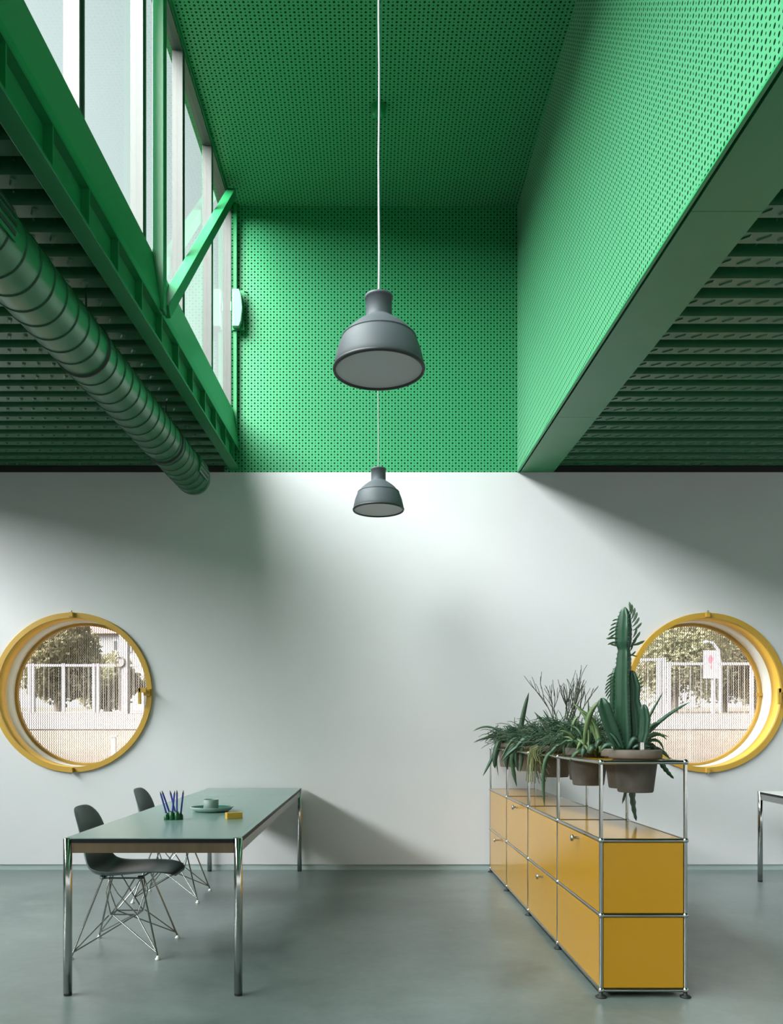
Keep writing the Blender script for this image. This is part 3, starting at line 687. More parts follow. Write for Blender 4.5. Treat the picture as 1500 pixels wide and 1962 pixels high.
for k, (y0, y1) in enumerate(zip(CYS[:-1], CYS[1:])):
    for j in (0, 1):
        d = obj('door', MB().box(CX0 - 0.006, CX0 + 0.006, y0 + g, y1 - g, CZ[j] + g, CZ[j + 1] - g), M['yellow'], cab, bevel=0.002)
        if (k + j) % 2 == 1:
            yc, zc = (y0 + y1) / 2 - 0.05, CZ[j + 1] - 0.036
            kn = obj('knob', MB().tube([(CX0 - 0.006, yc, zc), (CX0 - 0.036, yc, zc)], 0.0065, 12).lathe([(0.001, CX0 - 0.048), (0.013, CX0 - 0.048), (0.0165, CX0 - 0.044), (0.0165, CX0 - 0.036), (0.012, CX0 - 0.034), (0.001, CX0 - 0.034)], (0, yc, zc), 20, axis='X'), M['chrome_soft'], d)
            kn['label'] = 'round nickel knob'
        obj('back_panel', MB().box(CX1 - 0.004, CX1 + 0.004, y0 + g, y1 - g, CZ[j] + g, CZ[j + 1] - g), M['yellow'], cab)
    obj('shelf_panel', MB().box(CX0 + g, CX1 - g, y0 + g, y1 - g, CZ[2] - 0.003, CZ[2] + 0.006), M['yellow'], cab, bevel=0.001)
    obj('bottom_panel', MB().box(CX0 + g, CX1 - g, y0 + g, y1 - g, CZ[0] - 0.004, CZ[0] + 0.004), M['yellow'], cab)
    # planter tray with round holes for the pots
    bm = bmesh.new()
    def loop(ps):
        vs = [bm.verts.new(p) for p in ps]; return [bm.edges.new((vs[i], vs[(i + 1) % len(vs)])) for i in range(len(vs))]
    a, b = y0 + g, y1 - g; zt = CZ[3] + 0.004
    es = loop([(CX0 + g, a, zt), (CX1 - g, a, zt), (CX1 - g, b, zt), (CX0 + g, b, zt)])
    for px, py, _ in POTS:
        if y0 < py < y1:
            es += loop([(px + (R_BODY + 0.012) * math.cos(2 * PI * q / 40), py + (R_BODY + 0.012) * math.sin(2 * PI * q / 40), zt) for q in range(40)])
    bmesh.ops.triangle_fill(bm, use_beauty=True, edges=es, normal=(0, 0, 1))
    ex = bmesh.ops.extrude_face_region(bm, geom=list(bm.faces))
    bmesh.ops.translate(bm, vec=(0, 0, -0.008), verts=[v for v in ex['geom'] if isinstance(v, bmesh.types.BMVert)])
    bmesh.ops.recalc_face_normals(bm, faces=bm.faces)
    me = bpy.data.meshes.new('planter_tray'); bm.to_mesh(me); bm.free()
    obj('planter_tray', me, M['yellow'], cab)
for y in (CYS[0], CYS[-1]):
    for j in (0, 1):
        obj('end_panel', MB().box(CX0 + g, CX1 - g, y - 0.004, y + 0.004, CZ[j] + g, CZ[j + 1] - g), M['yellow'], cab, bevel=0.002)

# ------------------------------------------------------------------ pots and plants
Z_RIM, Z_BOT = 1.146, 0.940
potmesh = MB().lathe([(0.001, -0.150), (0.080, -0.150), (0.084, -0.144), (0.104, 0.012), (0.106, 0.014), (0.121, 0.014), (0.124, 0.020), (0.124, 0.052), (0.121, 0.055), (0.113, 0.055), (0.112, 0.030), (0.001, 0.030)], n=48)
potme = {k: potmesh.mesh('pot') for k in ('pot', 'pot_light')}
def potted(name, label, cat, i, group=None):
    px, py, k = POTS[i]
    t = thing(name, label, cat, (px, py, CZ[3]), 0, group)
    obj('pot', potme[k], M[k], t)
    obj('soil', MB().lathe([(0.111, 0.034), (0.09, 0.040), (0.04, 0.044), (0.001, 0.045)], n=32), M['soil'], t)
    return t, Vector((px, py, CZ[3]))

def bez(p0, p1, p2, n):
    return [p0 * ((1 - t) ** 2) + p1 * (2 * t * (1 - t)) + p2 * (t * t) for t in [i / n for i in range(n + 1)]]

def strap(parent, o, p0, p1, p2, w, m, n=9, serr=0.0, nrm=None, name='leaf'):
    pts = bez(Vector(p0) - o, Vector(p1) - o, Vector(p2) - o, n)
    w *= 0.72
    ws = [w * (0.35 + 0.65 * math.sin(PI * min(1, (i / n) * 0.9 + 0.12)) ** 0.8) * (1 + serr * (1 if i % 2 else -1)) for i in range(n + 1)]
    ws[-1] = w * 0.06
    return obj(name, MB().leaf(pts, ws, nrm or (0.15, -0.8, 0.6)), M[m], parent)

def strands(parent, n, spread, rise, droop, r, m, name, z0=0.04, seed=1, fork=0.6, lean=(0, 0)):
    "a mop of thin cylindrical stems: nobody could count them"
    rnd = random.Random(seed); mb = MB()
    for i in range(n):
        a = rnd.uniform(0, 2 * PI); q = rnd.random() ** 0.5
        p0 = Vector((0.085 * q * math.cos(a), 0.085 * q * math.sin(a), z0))
        a += rnd.uniform(-0.9, 0.9); L = spread * 0.80 * rnd.uniform(0.3, 1.1) ** 1.1; up = rise * 1.0 * rnd.uniform(0.3, 1.3)
        p1 = p0 + Vector((math.cos(a) * L * 0.45 + lean[0] * .5, math.sin(a) * L * 0.45 + lean[1] * .5, up))
        p2 = p0 + Vector((math.cos(a) * L + lean[0], math.sin(a) * L + lean[1], up * rnd.uniform(0.25, 0.9) - droop * rnd.random() ** 2))
        pts = bez(p0, p1, p2, 6); mb.tube(pts, [r] * 6 + [r * 0.5], 5, cap=False)
        for f in range(3):
            if rnd.random() < fork:
                b0 = pts[rnd.randint(2, 5)]
                b2 = b0 + Vector((rnd.uniform(-1, 1), rnd.uniform(-1, 1), rnd.uniform(-0.3, 1.0))) * (0.06 * rnd.uniform(0.5, 1.2))
                mb.tube(bez(b0, (b0 + b2) / 2 + Vector((0, 0, 0.012)), b2, 3), [r, r * 0.9, r * 0.8, r * 0.45], 4, cap=False)
    return obj(name, mb, M[m], parent, kind='stuff')

# --- tall candelabra cactus in the nearest pot
t, o = potted('potted_cactus', 'tall three-ribbed candelabra cactus in the nearest grey clay pot', 'cactus', 0)
YC = 3.925
leafme = MB().leaf([(0, 0, 0), (0.012, 0, 0.003), (0.026, 0, 0.010), (0.040, 0, 0.020), (0.048, 0, 0.027)], [0.003, 0.007, 0.012, 0.011, 0.003], (0, -0.8, 0.6), 0.2).mesh('leaf')
def column(pix, rot, name='stem', ribs=3, leaf_rng=None, both=True, dy=0.0):
    pts = [at(x, y, YC + dy) - o for x, y, w in pix]; sc_ = F / YC; rs = [w / 2 / sc_ for x, y, w in pix]
    P_, R_ = [], []
    for i in range(len(pts) - 1):                      # resample finely for scalloped ribs
        seg = max(2, int((pts[i + 1] - pts[i]).length / 0.010))
        for k in range(seg):
            f = k / seg; P_.append(pts[i].lerp(pts[i + 1], f)); R_.append(rs[i] * (1 - f) + rs[i + 1] * f)
    P_.append(pts[-1]); R_.append(rs[-1])
    P_.append(pts[-1] + (pts[-1] - P_[-2]).normalized() * rs[-1] * 0.6); R_.append(rs[-1] * 0.35)
    def star(th, i):
        c = max(0.0, math.cos(ribs * (th - rot) / 1.0)) if False else (0.5 + 0.5 * math.cos(ribs * (th - rot)))
        return 0.50 + 0.56 * c ** 1.25 * (1.0 + (0.07 if i % 2 else -0.05))
    col = obj(name, MB().tube(P_, R_, 36, star=star), M['cactus'], t)
    # thorn pairs along each rib
    th = MB(); mb0 = MB(); a = None
    for i in range(1, len(P_) - 1, 2):
        d = (P_[i + 1] - P_[i - 1]).normalized()
        if a is None: a, b = mb0.frame(d)
        else: a = (a - d * a.dot(d)).normalized(); b = d.cross(a)
        for k in range(ribs):
            ang = rot + 2 * PI * k / ribs; u = a * math.cos(ang) + b * math.sin(ang); v = d.cross(u)
            q = P_[i] + u * (R_[i] * 1.06)
            for s in (-1, 1):
                e = q + u * 0.006 + v * (s * 0.004) + d * 0.001
                th.tube([q - u * 0.002, e], [0.0016, 0.0004], 4, cap=False, smooth=False)
    obj('thorns', th, M['cactus_rib'], col, kind='stuff')
    return P_, R_
import itertools
def cactus_leaves(spec, m):
    for x, y, ang, L in spec:
        q = at(x, y, YC) - o
        ob = obj('leaf', leafme, M[m], t); ob.location = q
        ob.rotation_euler = (0, -math.radians(ang), 0) ; ob.scale = (L / 0.048,) * 3
RR = PI * 1.18
column([(1199, 1436, 34), (1198, 1400, 40), (1197, 1360, 37), (1196, 1310, 34), (1197, 1262, 30), (1197, 1243, 24), (1196, 1232, 34), (1197, 1205, 34), (1198, 1180, 25), (1197, 1168, 15)], RR)
column([(1186, 1436, 22), (1182, 1390, 30), (1181, 1340, 30), (1182, 1300, 30), (1184, 1283, 20)], RR + 0.9, dy=0.05)
column([(1186, 1436, 20), (1175, 1408, 25), (1163, 1375, 27), (1155, 1350, 25), (1154, 1342, 16)], RR + 0.35, dy=-0.03)
column([(1216, 1436, 20), (1222, 1400, 27), (1219, 1362, 27), (1215, 1340, 22), (1216, 1318, 26), (1212, 1296, 18), (1211, 1288, 11)], RR + 0.5)
column([(1228, 1432, 18), (1235, 1405, 24), (1237, 1378, 25), (1234, 1355, 18)], RR + 0.2, dy=-0.03)
# leaves: fans on the rib edges of the upper stem and of the young arms
right = [(1206, 1174, 62, 0.046), (1207, 1180, 52, 0.050), (1209, 1187, 44, 0.052), (1210, 1194, 34, 0.052), (1211, 1201, 24, 0.050), (1212, 1208, 12, 0.050), (1212, 1222, 38, 0.045), (1212, 1228, 22, 0.050)]
left = [(1186, 1186, 168, 0.030), (1185, 1193, 172, 0.036), (1184, 1200, 176, 0.040), (1183, 1207, 180, 0.046), (1182, 1214, 184, 0.046), (1184, 1224, 150, 0.05), (1184, 1230, 165, 0.045)]
mid = [(1177, 1290, 178, 0.034), (1176, 1296, 184, 0.038), (1175, 1302, 188, 0.042), (1174, 1308, 192, 0.045), (1173, 1314, 197, 0.045), (1172, 1320, 203, 0.042), (1172, 1326, 208, 0.036)]
far = [(1220, 1300, 25, 0.026), (1221, 1306, 15, 0.030), (1222, 1312, 5, 0.030), (1222, 1318, -6, 0.028)]
base_ = [(1207, 1240, 30, 0.055), (1208, 1236, -12, 0.062), (1206, 1252, -50, 0.035), (1205, 1258, 10, 0.036), (1207, 1248, 45, 0.04), (1184, 1240, 130, 0.035)]
cactus_leaves(right, 'leaf_mid'); cactus_leaves(left, 'leaf_mid'); cactus_leaves(mid, 'leaf_mid'); cactus_leaves(far, 'leaf_mid'); cactus_leaves(base_, 'leaf_dark')
# low paddles at the foot and the water gauge
for x0, y0, x1, y1, x2, y2, w in [(1180, 1434, 1165, 1415, 1150, 1440, 0.03), (1205, 1434, 1215, 1405, 1222, 1418, 0.035), (1190, 1434, 1180, 1410, 1168, 1404, 0.03), (1212, 1434, 1226, 1420, 1246, 1432, 0.03)]:
    strap(t, o, at(x0, y0, YC - 0.05), at(x1, y1, YC - 0.06), at(x2, y2, YC - 0.05), w, 'leaf_blue')
gq = at(1228, 1436, YC - 0.065) - o
gg = obj('water_gauge', MB().tube([gq + Vector((0, 0, -0.02)), gq + Vector((0, 0, 0.034))], 0.0145, 20), M['chrome'], t); gg['label'] = 'short chrome tube of the water gauge'

# --- strap-leaved cactus behind it
t, o = potted('potted_leaf_cactus', 'strap-leaved cactus with long flat stems behind the tall cactus', 'plant', 1)
Y2 = 4.215
for pts, w, m, s in [
    ([(1215, 1440), (1250, 1380), (1322, 1345)], 0.030, 'leaf_blue', 0.0), ([(1212, 1440), (1240, 1375), (1270, 1327)], 0.022, 'leaf_mid', 0.0),
    ([(1222, 1440), (1240, 1380), (1268, 1385)], 0.030, 'leaf_mid', 0.1), ([(1225, 1440), (1250, 1385), (1278, 1418)], 0.034, 'leaf_mid', 0.15),
    ([(1225, 1440), (1240, 1395), (1282, 1412)], 0.030, 'leaf_pale', 0.1), ([(1230, 1442), (1250, 1410), (1262, 1446)], 0.04, 'leaf_dark', 0.1),
    ([(1232, 1445), (1258, 1420), (1285, 1456)], 0.045, 'leaf_dark', 0.1), ([(1215, 1440), (1262, 1395), (1272, 1440)], 0.03, 'leaf_mid', 0.1)]:
    strap(t, o, *[at(x, y, Y2 - 0.03) for x, y in pts], w, m, serr=s)
strap(t, o, at(1255, 1440, 4.17), at(1268, 1470, 4.15), at(1291, 1492, 4.12), 0.046, 'leaf_dark', n=14, serr=0.16)
strap(t, o, at(1214, 1444, 4.36), at(1205, 1520, 4.40), at(1219, 1573, 4.36), 0.052, 'leaf_dark', n=16, serr=0.16)
strap(t, o, at(1212, 1444, 4.38), at(1204, 1500, 4.40), at(1192, 1540, 4.36), 0.030, 'leaf_dark', n=10, serr=0.1)

# --- pale strap plant and mops towards the middle
t, o = potted('potted_leaf_cactus', 'leafy cactus with pale arching straps left of the tall cactus', 'plant', 2)
Y3 = 4.45
strands(t, 120, 0.24, 0.15, 0.06, 0.0022, 'leaf_dark', 'stems', seed=3, lean=(-0.05, 0))
for pts, w, m, s in [
    ([(1150, 1440), (1140, 1380), (1098, 1347)], 0.036, 'leaf_pale', 0.0), ([(1152, 1442), (1145, 1370), (1112, 1362)], 0.034, 'leaf_pale', 0.0), ([(1128, 1440), (1128, 1380), (1127, 1338)], 0.014, 'leaf_pale', 0.0),
    ([(1120, 1440), (1120, 1362), (1150, 1343)], 0.030, 'leaf_pale', 0.0), ([(1130, 1442), (1128, 1390), (1152, 1380)], 0.03, 'leaf_mid', 0.1),
    ([(1130, 1442), (1110, 1398), (1085, 1432)], 0.028, 'leaf_pale', 0.08), ([(1122, 1442), (1105, 1400), (1068, 1430)], 0.026, 'leaf_mid', 0.08),
    ([(1135, 1442), (1122, 1398), (1104, 1438)], 0.030, 'leaf_pale', 0.08), ([(1140, 1442), (1150, 1400), (1162, 1430)], 0.032, 'leaf_dark', 0.1),
    ([(1135, 1444), (1160, 1410), (1172, 1440)], 0.04, 'leaf_mid', 0.1), ([(1140, 1446), (1112, 1420), (1090, 1462)], 0.03, 'leaf_mid', 0.1),
    ([(1128, 1444), (1142, 1416), (1142, 1452)], 0.046, 'leaf_dark', 0.1), ([(1128, 1444), (1122, 1414), (1115, 1452)], 0.04, 'leaf_blue', 0.1),
    ([(1140, 1444), (1172, 1418), (1170, 1452)], 0.04, 'leaf_dark', 0.1), ([(1118, 1442), (1098, 1402), (1072, 1400)], 0.026, 'leaf_pale', 0.08),
    ([(1118, 1442), (1100, 1408), (1080, 1412)], 0.024, 'leaf_pale', 0.08), ([(1125, 1442), (1115, 1390), (1095, 1392)], 0.024, 'leaf_mid', 0.08)]:
    strap(t, o, *[at(x, y, Y3 + random.uniform(-0.24, -0.10)) for x, y in pts], w * 1.35, m, serr=s)

t, o = potted('potted_mistletoe_cactus', 'bushy mop of thin green stems at the third tube from the near end', 'plant', 3)
strands(t, 200, 0.30, 0.20, 0.10, 0.0024, 'leaf_dark', 'stems', seed=5, lean=(-0.08, 0))
strands(t, 90, 0.30, 0.22, 0.08, 0.0024, 'leaf_mid', 'stems', seed=6, lean=(-0.06, 0))
for pts, w, m in [([(1105, 1440), (1080, 1395), (1055, 1425)], 0.032, 'leaf_mid'), ([(1110, 1440), (1095, 1385), (1066, 1412)], 0.03, 'leaf_pale'), ([(1100, 1438), (1085, 1400), (1050, 1448)], 0.028, 'leaf_blue'), ([(1100, 1440), (1090, 1380), (1110, 1372)], 0.026, 'leaf_pale'), ([(1105, 1440), (1075, 1400), (1082, 1450)], 0.034, 'leaf_blue')]:
    strap(t, o, *[at(x, y, 4.70) for x, y in pts], w * 1.3, m)
strap(t, o, at(1062, 1440, 4.80), at(1034, 1440, 4.78), at(1043, 1545, 4.80), 0.038, 'leaf_mid', n=12)

# --- bare branching twigs
t, o = potted('potted_pencil_cactus', 'sparse twiggy pencil cactus standing tallest in the middle of the planter', 'plant', 4)
Y5 = 5.27; rnd = random.Random(11)
def twig(p, d, L, r, depth, mb):
    q = p + d * L
    side = Vector((rnd.uniform(-1, 1), rnd.uniform(-0.6, 0.6), rnd.uniform(-0.2, 0.4))) * 0.12
    mid = (p + q) / 2 + side * L
    mb.tube(bez(p, mid, q, 4), [r, r * 0.95, r * 0.9, r * 0.85, r * 0.75], 5, cap=False)
    if depth == 0: return
    for k in range(3 if depth > 1 else 2):
        e = (d + Vector((rnd.uniform(-0.5, 0.5), rnd.uniform(-0.35, 0.35), rnd.uniform(0.1, 0.5)))).normalized()
        twig(q if k else p.lerp(q, 0.7), e, L * rnd.uniform(0.6, 0.85), r * 0.78, depth - 1, mb)
for k, (x, y, dx) in enumerate([(1070, 1435, -0.35), (1085, 1435, -0.1), (1092, 1435, 0.1), (1100, 1435, 0.3), (1088, 1435, 0.0)]):
    mb = MB(); p = at(1088 + (x - 1088) * 0.5, 1432, Y5) - o; d = Vector((dx, rnd.uniform(-0.2, 0.2), 1)).normalized()
    twig(p, d, 0.165 + 0.03 * rnd.random(), 0.0042, 3, mb)
    obj('branch', mb, M['twig'], t)
mb = MB(); twig(at(1085, 1400, Y5) - o, Vector((-0.93, 0, 0.33)).normalized(), 0.10, 0.004, 2, mb); obj('branch', mb, M['twig'], t)
strands(t, 150, 0.27, 0.17, 0.06, 0.0024, 'leaf_dark', 'stems', seed=8, lean=(-0.05, -0.05))
R_ = MB(); rnd2 = random.Random(4)
for k in range(60):                                   # yellowish tangle hanging over the edge
    p0 = Vector((-0.125 + rnd2.uniform(-.02, .02), rnd2.uniform(-0.2, 0.02), 0.05)); p2 = p0 + Vector((rnd2.uniform(-0.07, 0.04), rnd2.uniform(-0.08, 0.08), -rnd2.uniform(0.08, 0.24)))
    R_.tube(bez(p0, p0 + Vector((-0.06, rnd2.uniform(-.05, .05), -0.01)), p2, 6), 0.0026, 4, cap=False)
obj('hanging_roots', R_, M['root'], t, kind='stuff')

t, o = potted('potted_mistletoe_cactus', 'low spreading mop of dark thin stems with two brown-green spear leaves', 'plant', 5)
strands(t, 170, 0.27, 0.16, 0.05, 0.0024, 'leaf_dark', 'stems', seed=12, lean=(-0.03, 0))
for pts, w, m in [([(1050, 1420), (1050, 1385), (1030, 1373)], 0.045, 'twig'), ([(1070, 1420), (1055, 1380), (1040, 1360)], 0.020, 'leaf_mid'), ([(1040, 1425), (1010, 1395), (985, 1438)], 0.040, 'leaf_blue'), ([(1035, 1425), (1000, 1410), (960, 1460)], 0.030, 'leaf_blue'), ([(1040, 1428), (1005, 1400), (970, 1455)], 0.024, 'leaf_mid')]:
    strap(t, o, *[at(x, y, 5.50) for x, y in pts], w * 1.2, m)
strap(t, o, at(1020, 1425, 5.55), at(990, 1425, 5.5), at(985, 1443, 5.5), 0.05, 'leaf_blue', n=10)

t, o = potted('potted_leaf_cactus', 'leaf cactus with dark scalloped straps hanging into the far end of the planter', 'plant', 6)
strands(t, 170, 0.26, 0.15, 0.05, 0.0026, 'leaf_dark', 'stems', seed=13)
for pts, w, m, s in [([(985, 1425), (975, 1450), (990, 1507)], 0.055, 'leaf_mid', 0.12), ([(990, 1425), (965, 1440), (972, 1475)], 0.06, 'leaf_dark', 0.1), ([(995, 1425), (985, 1450), (993, 1478)], 0.05, 'leaf_dark', 0.1), ([(1000, 1428), (1003, 1450), (996, 1480)], 0.035, 'leaf_mid', 0.1), ([(1000, 1420), (985, 1395), (958, 1460)], 0.03, 'leaf_mid', 0), ([(990, 1425), (983, 1440), (980, 1470)], 0.06, 'leaf_dark', 0.1)]:
    strap(t, o, *[at(x, y, 5.97) for x, y in pts], w, m, serr=s)
t, o = potted('potted_aloe', 'plant with one upright pointed spear leaf above the far mop', 'plant', 7)
strands(t, 170, 0.27, 0.17, 0.05, 0.0026, 'leaf_dark', 'stems', seed=14)
for pts, w, m in [([(995, 1420), (998, 1380), (1013, 1327)], 0.055, 'leaf_dark'), ([(1000, 1415), (990, 1390), (965, 1392)], 0.025, 'leaf_blue'), ([(1010, 1415), (1010, 1385), (985, 1400)], 0.03, 'leaf_blue'), ([(1020, 1410), (1015, 1400), (985, 1396)], 0.025, 'leaf_blue')]:
    strap(t, o, *[at(x, y, 6.40) for x, y in pts], w, m)
t, o = potted('potted_leaf_cactus', 'farthest potted plant, its long leaves reaching out left over the cabinet end', 'plant', 8)
strands(t, 180, 0.25, 0.14, 0.06, 0.0028, 'leaf_dark', 'stems', seed=15)
for pts, w, m in [([(965, 1410), (940, 1380), (906, 1401)], 0.030, 'leaf_mid'), ([(965, 1412), (935, 1408), (907, 1423)], 0.028, 'leaf_dark'), ([(970, 1412), (950, 1390), (935, 1395)], 0.03, 'leaf_blue'), ([(955, 1420), (950, 1440), (925, 1487)], 0.04, 'leaf_blue'), ([(962, 1415), (945, 1440), (955, 1487)], 0.02, 'leaf_mid')]:
    strap(t, o, *[at(x, y, 6.74) for x, y in pts], w, m)
strap(t, o, at(958, 1418, 6.70), at(946, 1440, 6.66), at(948, 1472, 6.66), 0.075, 'leaf_dark', n=12)

# ------------------------------------------------------------------ outside, seen through the round windows
gp = [(-40, -0.25), (YR - 0.4, -0.25)]
prof = [(YW + 0.5, 0.62), (9, 0.72), (12, 0.93), (16, 1.22), (20, 1.60), (26, 1.86), (34, 2.05), (60, 2.9), (120, 5.0)]
gm = MB(); vs = [(x, y, z) for y, z in prof for x in (-60, -20, 0, 20, 60)]
gm.add(vs, [(i * 5 + k, i * 5 + k + 1, i * 5 + 6 + k, i * 5 + 5 + k) for i in range(len(prof) - 1) for k in range(4)])
gm.add([(-60, -60, -0.25), (60, -60, -0.25), (60, YR - 0.25, -0.25), (-60, YR - 0.25, -0.25)], [(0, 1, 2, 3)])
struct('ground', gm, M['ground'])
def zg(y):
    for (a, za), (b, zb) in zip(prof[:-1], prof[1:]):
        if a <= y <= b: return za + (zb - za) * (y - a) / (b - a)
pm = MB()
ys = [16.6, 18, 20, 23.5]
pm.add([(x, y, zg(y) + 0.02) for y in ys for x in (-40, 40)], [(i * 2, i * 2 + 1, i * 2 + 3, i * 2 + 2) for i in range(3)])
struct('path', pm, M['path'])

def fence(label, xs, Y, y_top, y_bot, thick, gate=False, name='fence', cat='fence'):
    a = at(xs[0], y_top, Y); b = at(xs[-1], y_top, Y); zb = at(0, y_bot, Y).z; zt = a.z
    t = thing(name, label, cat, (a.x, Y, zg(Y)))
    o = Vector((a.x, Y, zg(Y)))
    for x in xs:
        q = at(x, y_top, Y).x - o.x
        obj('post', MB().box(q - thick / 2, q + thick / 2, -0.04, 0.04, -0.05, zt - o.z + 0.06), M['fence'], t)
    for z in (zt, zb):
        obj('rail', MB().box(0, b.x - a.x, -0.03, 0.03, z - o.z - 0.04, z - o.z + 0.04), M['fence'], t)
    w = MB(); n = int((b.x - a.x) / 0.16)
    for k in range(1, n): w.box(k * 0.16 - 0.0035, k * 0.16 + 0.0035, -0.004, 0.004, zb - o.z, zt - o.z)
    obj('wire_infill', w, M['fence_mesh'], t, kind='stuff')
fence('pale wire fence with thick posts outside the left round window', [-40, 57, 64, 122, 180, 188, 246, 330], 26, 1275, 1366, 0.10)
fence('white framed gate outside the right round window', [1281, 1366, 1440], 24, 1272, 1389, 0.10, name='gate', cat='gate')
fence('white fence piece left of the gate behind the tall cactus', [1150, 1262, 1271], 24.5, 1264, 1389, 0.12)

def tree(name, label, px, Y, y_top, y_base, wpx, m, seed, group=None):
    g = at(px, y_base, Y); top = at(px, y_top, Y).z; W = wpx * Y / F
    t = thing(name, label, 'tree', (g.x, Y, zg(Y)), 0, group); H = top - zg(Y); rnd = random.Random(seed)
    obj('trunk', MB().tube([(0, 0, -0.1), (0.1, 0, H * 0.3), (0, 0, H * 0.6)], [0.22, 0.16, 0.08], 8), M['bark'], t)
    mb = MB()
    for k in range(9000):
        a, b, r = rnd.uniform(0, 2 * PI), rnd.uniform(-1, 1), rnd.random() ** 0.4
        bump = 1 + 0.25 * math.sin(3 * a + seed) * math.cos(4 * b + seed)
        c = Vector((W / 2 * r * bump * math.cos(a) * math.sqrt(1 - b * b), W / 2 * r * bump * math.sin(a) * math.sqrt(1 - b * b), H * (0.55 + 0.45 * b * r * bump)))
        u = Vector((rnd.gauss(0, 1), rnd.gauss(0, 1), rnd.gauss(0, 1))).normalized(); v = u.orthogonal().normalized(); s = 0.06 + 0.08 * rnd.random()
        mb.add([c + u * s, c + v * s * 0.6, c - u * s, c - v * s * 0.6], [(0, 1, 2, 3)])
    obj('crown', mb, M[m], t)
tree('tree', 'dark olive tree outside, left half of the left round window', 112, 31, 1165, 1372, 150, 'crown', 2)
tree('tree', 'low pale bushy tree outside, behind the fence at the left window', 205, 36, 1258, 1368, 120, 'crown2', 3)
tree('tree', 'broad olive tree outside, upper left in the right round window', 1290, 36, 1150, 1375, 200, 'crown2', 4)
tree('tree', 'darker olive tree outside, middle of the right round window', 1385, 40, 1190, 1375, 150, 'crown', 5)
tree('tree', 'far pale tree outside at the right rim of the right window', 1450, 44, 1230, 1375, 120, 'crown2', 6)

def house(label, px, Y, wpx, y_eave, y_ridge, y_base, windows):
    a = at(px, y_base, Y); W = wpx * Y / F; ze = at(px, y_eave, Y).z; zr = at(px, y_ridge, Y).z; z0 = zg(Y)
    t = thing('house', label, 'house', (a.x, Y, z0)); D = W * 0.6
    obj('wall', MB().box(-W / 2, W / 2, 0, D, -0.2, ze - z0), M['house'], t)
    e = 0.4
    obj('roof', MB().add([(-W / 2 - e, -e, ze - z0), (W / 2 + e, -e, ze - z0), (W / 2 + e, D + e, ze - z0), (-W / 2 - e, D + e, ze - z0), (-W / 2 - e, D / 2, zr - z0), (W / 2 + e, D / 2, zr - z0)],
        [(0, 1, 5, 4), (2, 3, 4, 5), (0, 4, 3), (1, 2, 5), (3, 2, 1, 0)]), M['roof'], t)
    for wx, wy, ww, wh in windows:
        q = at(wx, wy, Y); f = obj('window', MB().box(q.x - a.x - ww * Y / F / 2 - .1, q.x - a.x + ww * Y / F / 2 + .1, -0.08, 0.0, q.z - z0 - wh * Y / F / 2 - .1, q.z - z0 + wh * Y / F / 2 + .1), M['house'], t)
        obj('pane', MB().box(q.x - a.x - ww * Y / F / 2, q.x - a.x + ww * Y / F / 2, -0.10, -0.07, q.z - z0 - wh * Y / F / 2, q.z - z0 + wh * Y / F / 2), M['house_glass'], f)
house('white house with faded pink roof outside the left round window', 226, 50, 100, 1215, 1192, 1368, [(222, 1237, 6, 17), (247, 1242, 5, 8)])
house('small white house with pink roof outside behind the tall cactus', 1225, 46, 70, 1288, 1264, 1375, [(1215, 1310, 6, 10)])

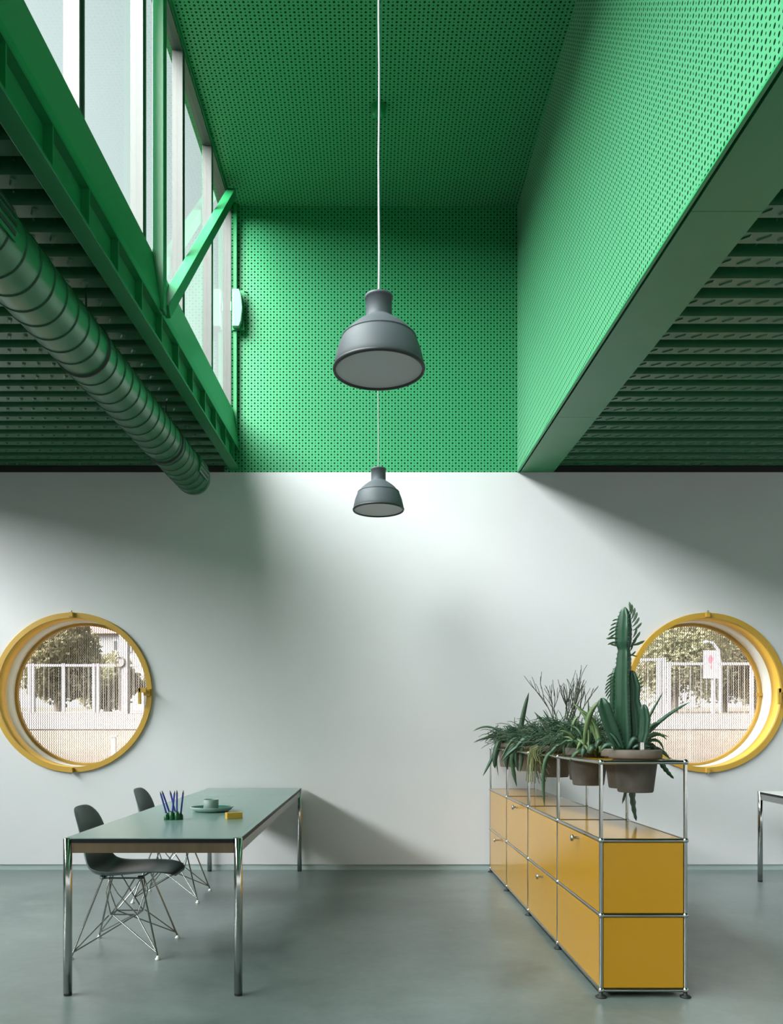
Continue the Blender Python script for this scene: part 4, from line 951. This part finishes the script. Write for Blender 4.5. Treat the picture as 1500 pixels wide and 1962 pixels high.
# utility pole with a coil of cable, sign board, street lamp, bollard
Y = 25.0; g = at(238, 1366, Y)
t = thing('utility_pole', 'pale square utility pole with hanging cable coil outside the left window', 'pole', (g.x, Y, zg(Y)))
obj('pole', MB().box(-0.13, 0.13, -0.13, 0.13, -0.1, 3.6), M['fence'], t)
c = at(229, 1268, Y - 0.16); co = c - Vector((g.x, Y, zg(Y)))
obj('cable_coil', MB().tube([(co.x + 0.145 * math.cos(2 * PI * k / 24), co.y, co.z + 0.155 * math.sin(2 * PI * k / 24)) for k in range(25)], 0.025, 6), M['bark'], t)
obj('cable_drop', MB().tube([(co.x, co.y, co.z - 0.15), (co.x, co.y, co.z - 1.5)], 0.015, 5), M['bark'], t)
Y = 23.0; a = at(1348, 1246, Y); b = at(1376, 1300, Y)
t = thing('sign_board', 'white notice board with pinkish mark on post outside the right window', 'sign', ((a.x + b.x) / 2, Y, zg(Y)))
z0 = zg(Y); w_ = (b.x - a.x) / 2
obj('board', MB().box(-w_, w_, -0.02, 0.02, b.z - z0, a.z - z0), M['sign'], t)
obj('mark', MB().add([(0.16 * (1 - abs(math.sin(k * PI / 6)) * .35) * math.cos(k * PI / 6) * .5 - 0.02, -0.024, (a.z - z0) - 0.26 + 0.13 * math.sin(k * PI / 6)) for k in range(12)], [tuple(range(12))]), M['sign_red'], t)
obj('mark', MB().box(-0.03, 0.02, -0.026, -0.021, a.z - z0 - 0.52, a.z - z0 - 0.42), M['sign_red'], t)
obj('post', MB().box(0.03, 0.08, 0.02, 0.07, -0.1, a.z - z0), M['fence'], t)
Y = 30.0; q = [at(1372, 1385, Y), at(1380, 1270, Y), at(1376, 1245, Y), at(1365, 1232, Y), at(1353, 1230, Y)]
t = thing('street_lamp', 'white street lamp with curved arm outside above the notice board', 'lamp', (q[0].x, Y, zg(Y)))
oo = Vector((q[0].x, Y, zg(Y)))
obj('pole', MB().tube([Vector((q[1].x, Y, zg(Y))) - oo] + [p - oo for p in q[1:]], 0.06, 8), M['fence'], t)
obj('lamp_head', MB().ball(q[4] - oo, 0.12, 10, 6, (1, 1, 0.5)), M['sign'], t) if False else obj('lamp_head', MB().lathe([(0.001, -0.06), (0.12, -0.05), (0.10, 0.04), (0.001, 0.06)], tuple(q[4] - oo), 12), M['sign'], t)
Y = 10.0; a = at(218, 1412, Y)
t = thing('bollard', 'low white bollard on the dry grass outside the left window', 'bollard', (a.x, Y, zg(Y)))
obj('bollard_post', MB().box(-0.025, 0.025, -0.025, 0.025, -0.05, a.z - zg(Y)), M['bollard'], t)
obj('bollard_cap', MB().box(-0.045, 0.045, -0.03, 0.03, a.z - zg(Y), a.z - zg(Y) + 0.02), M['bollard'], t)
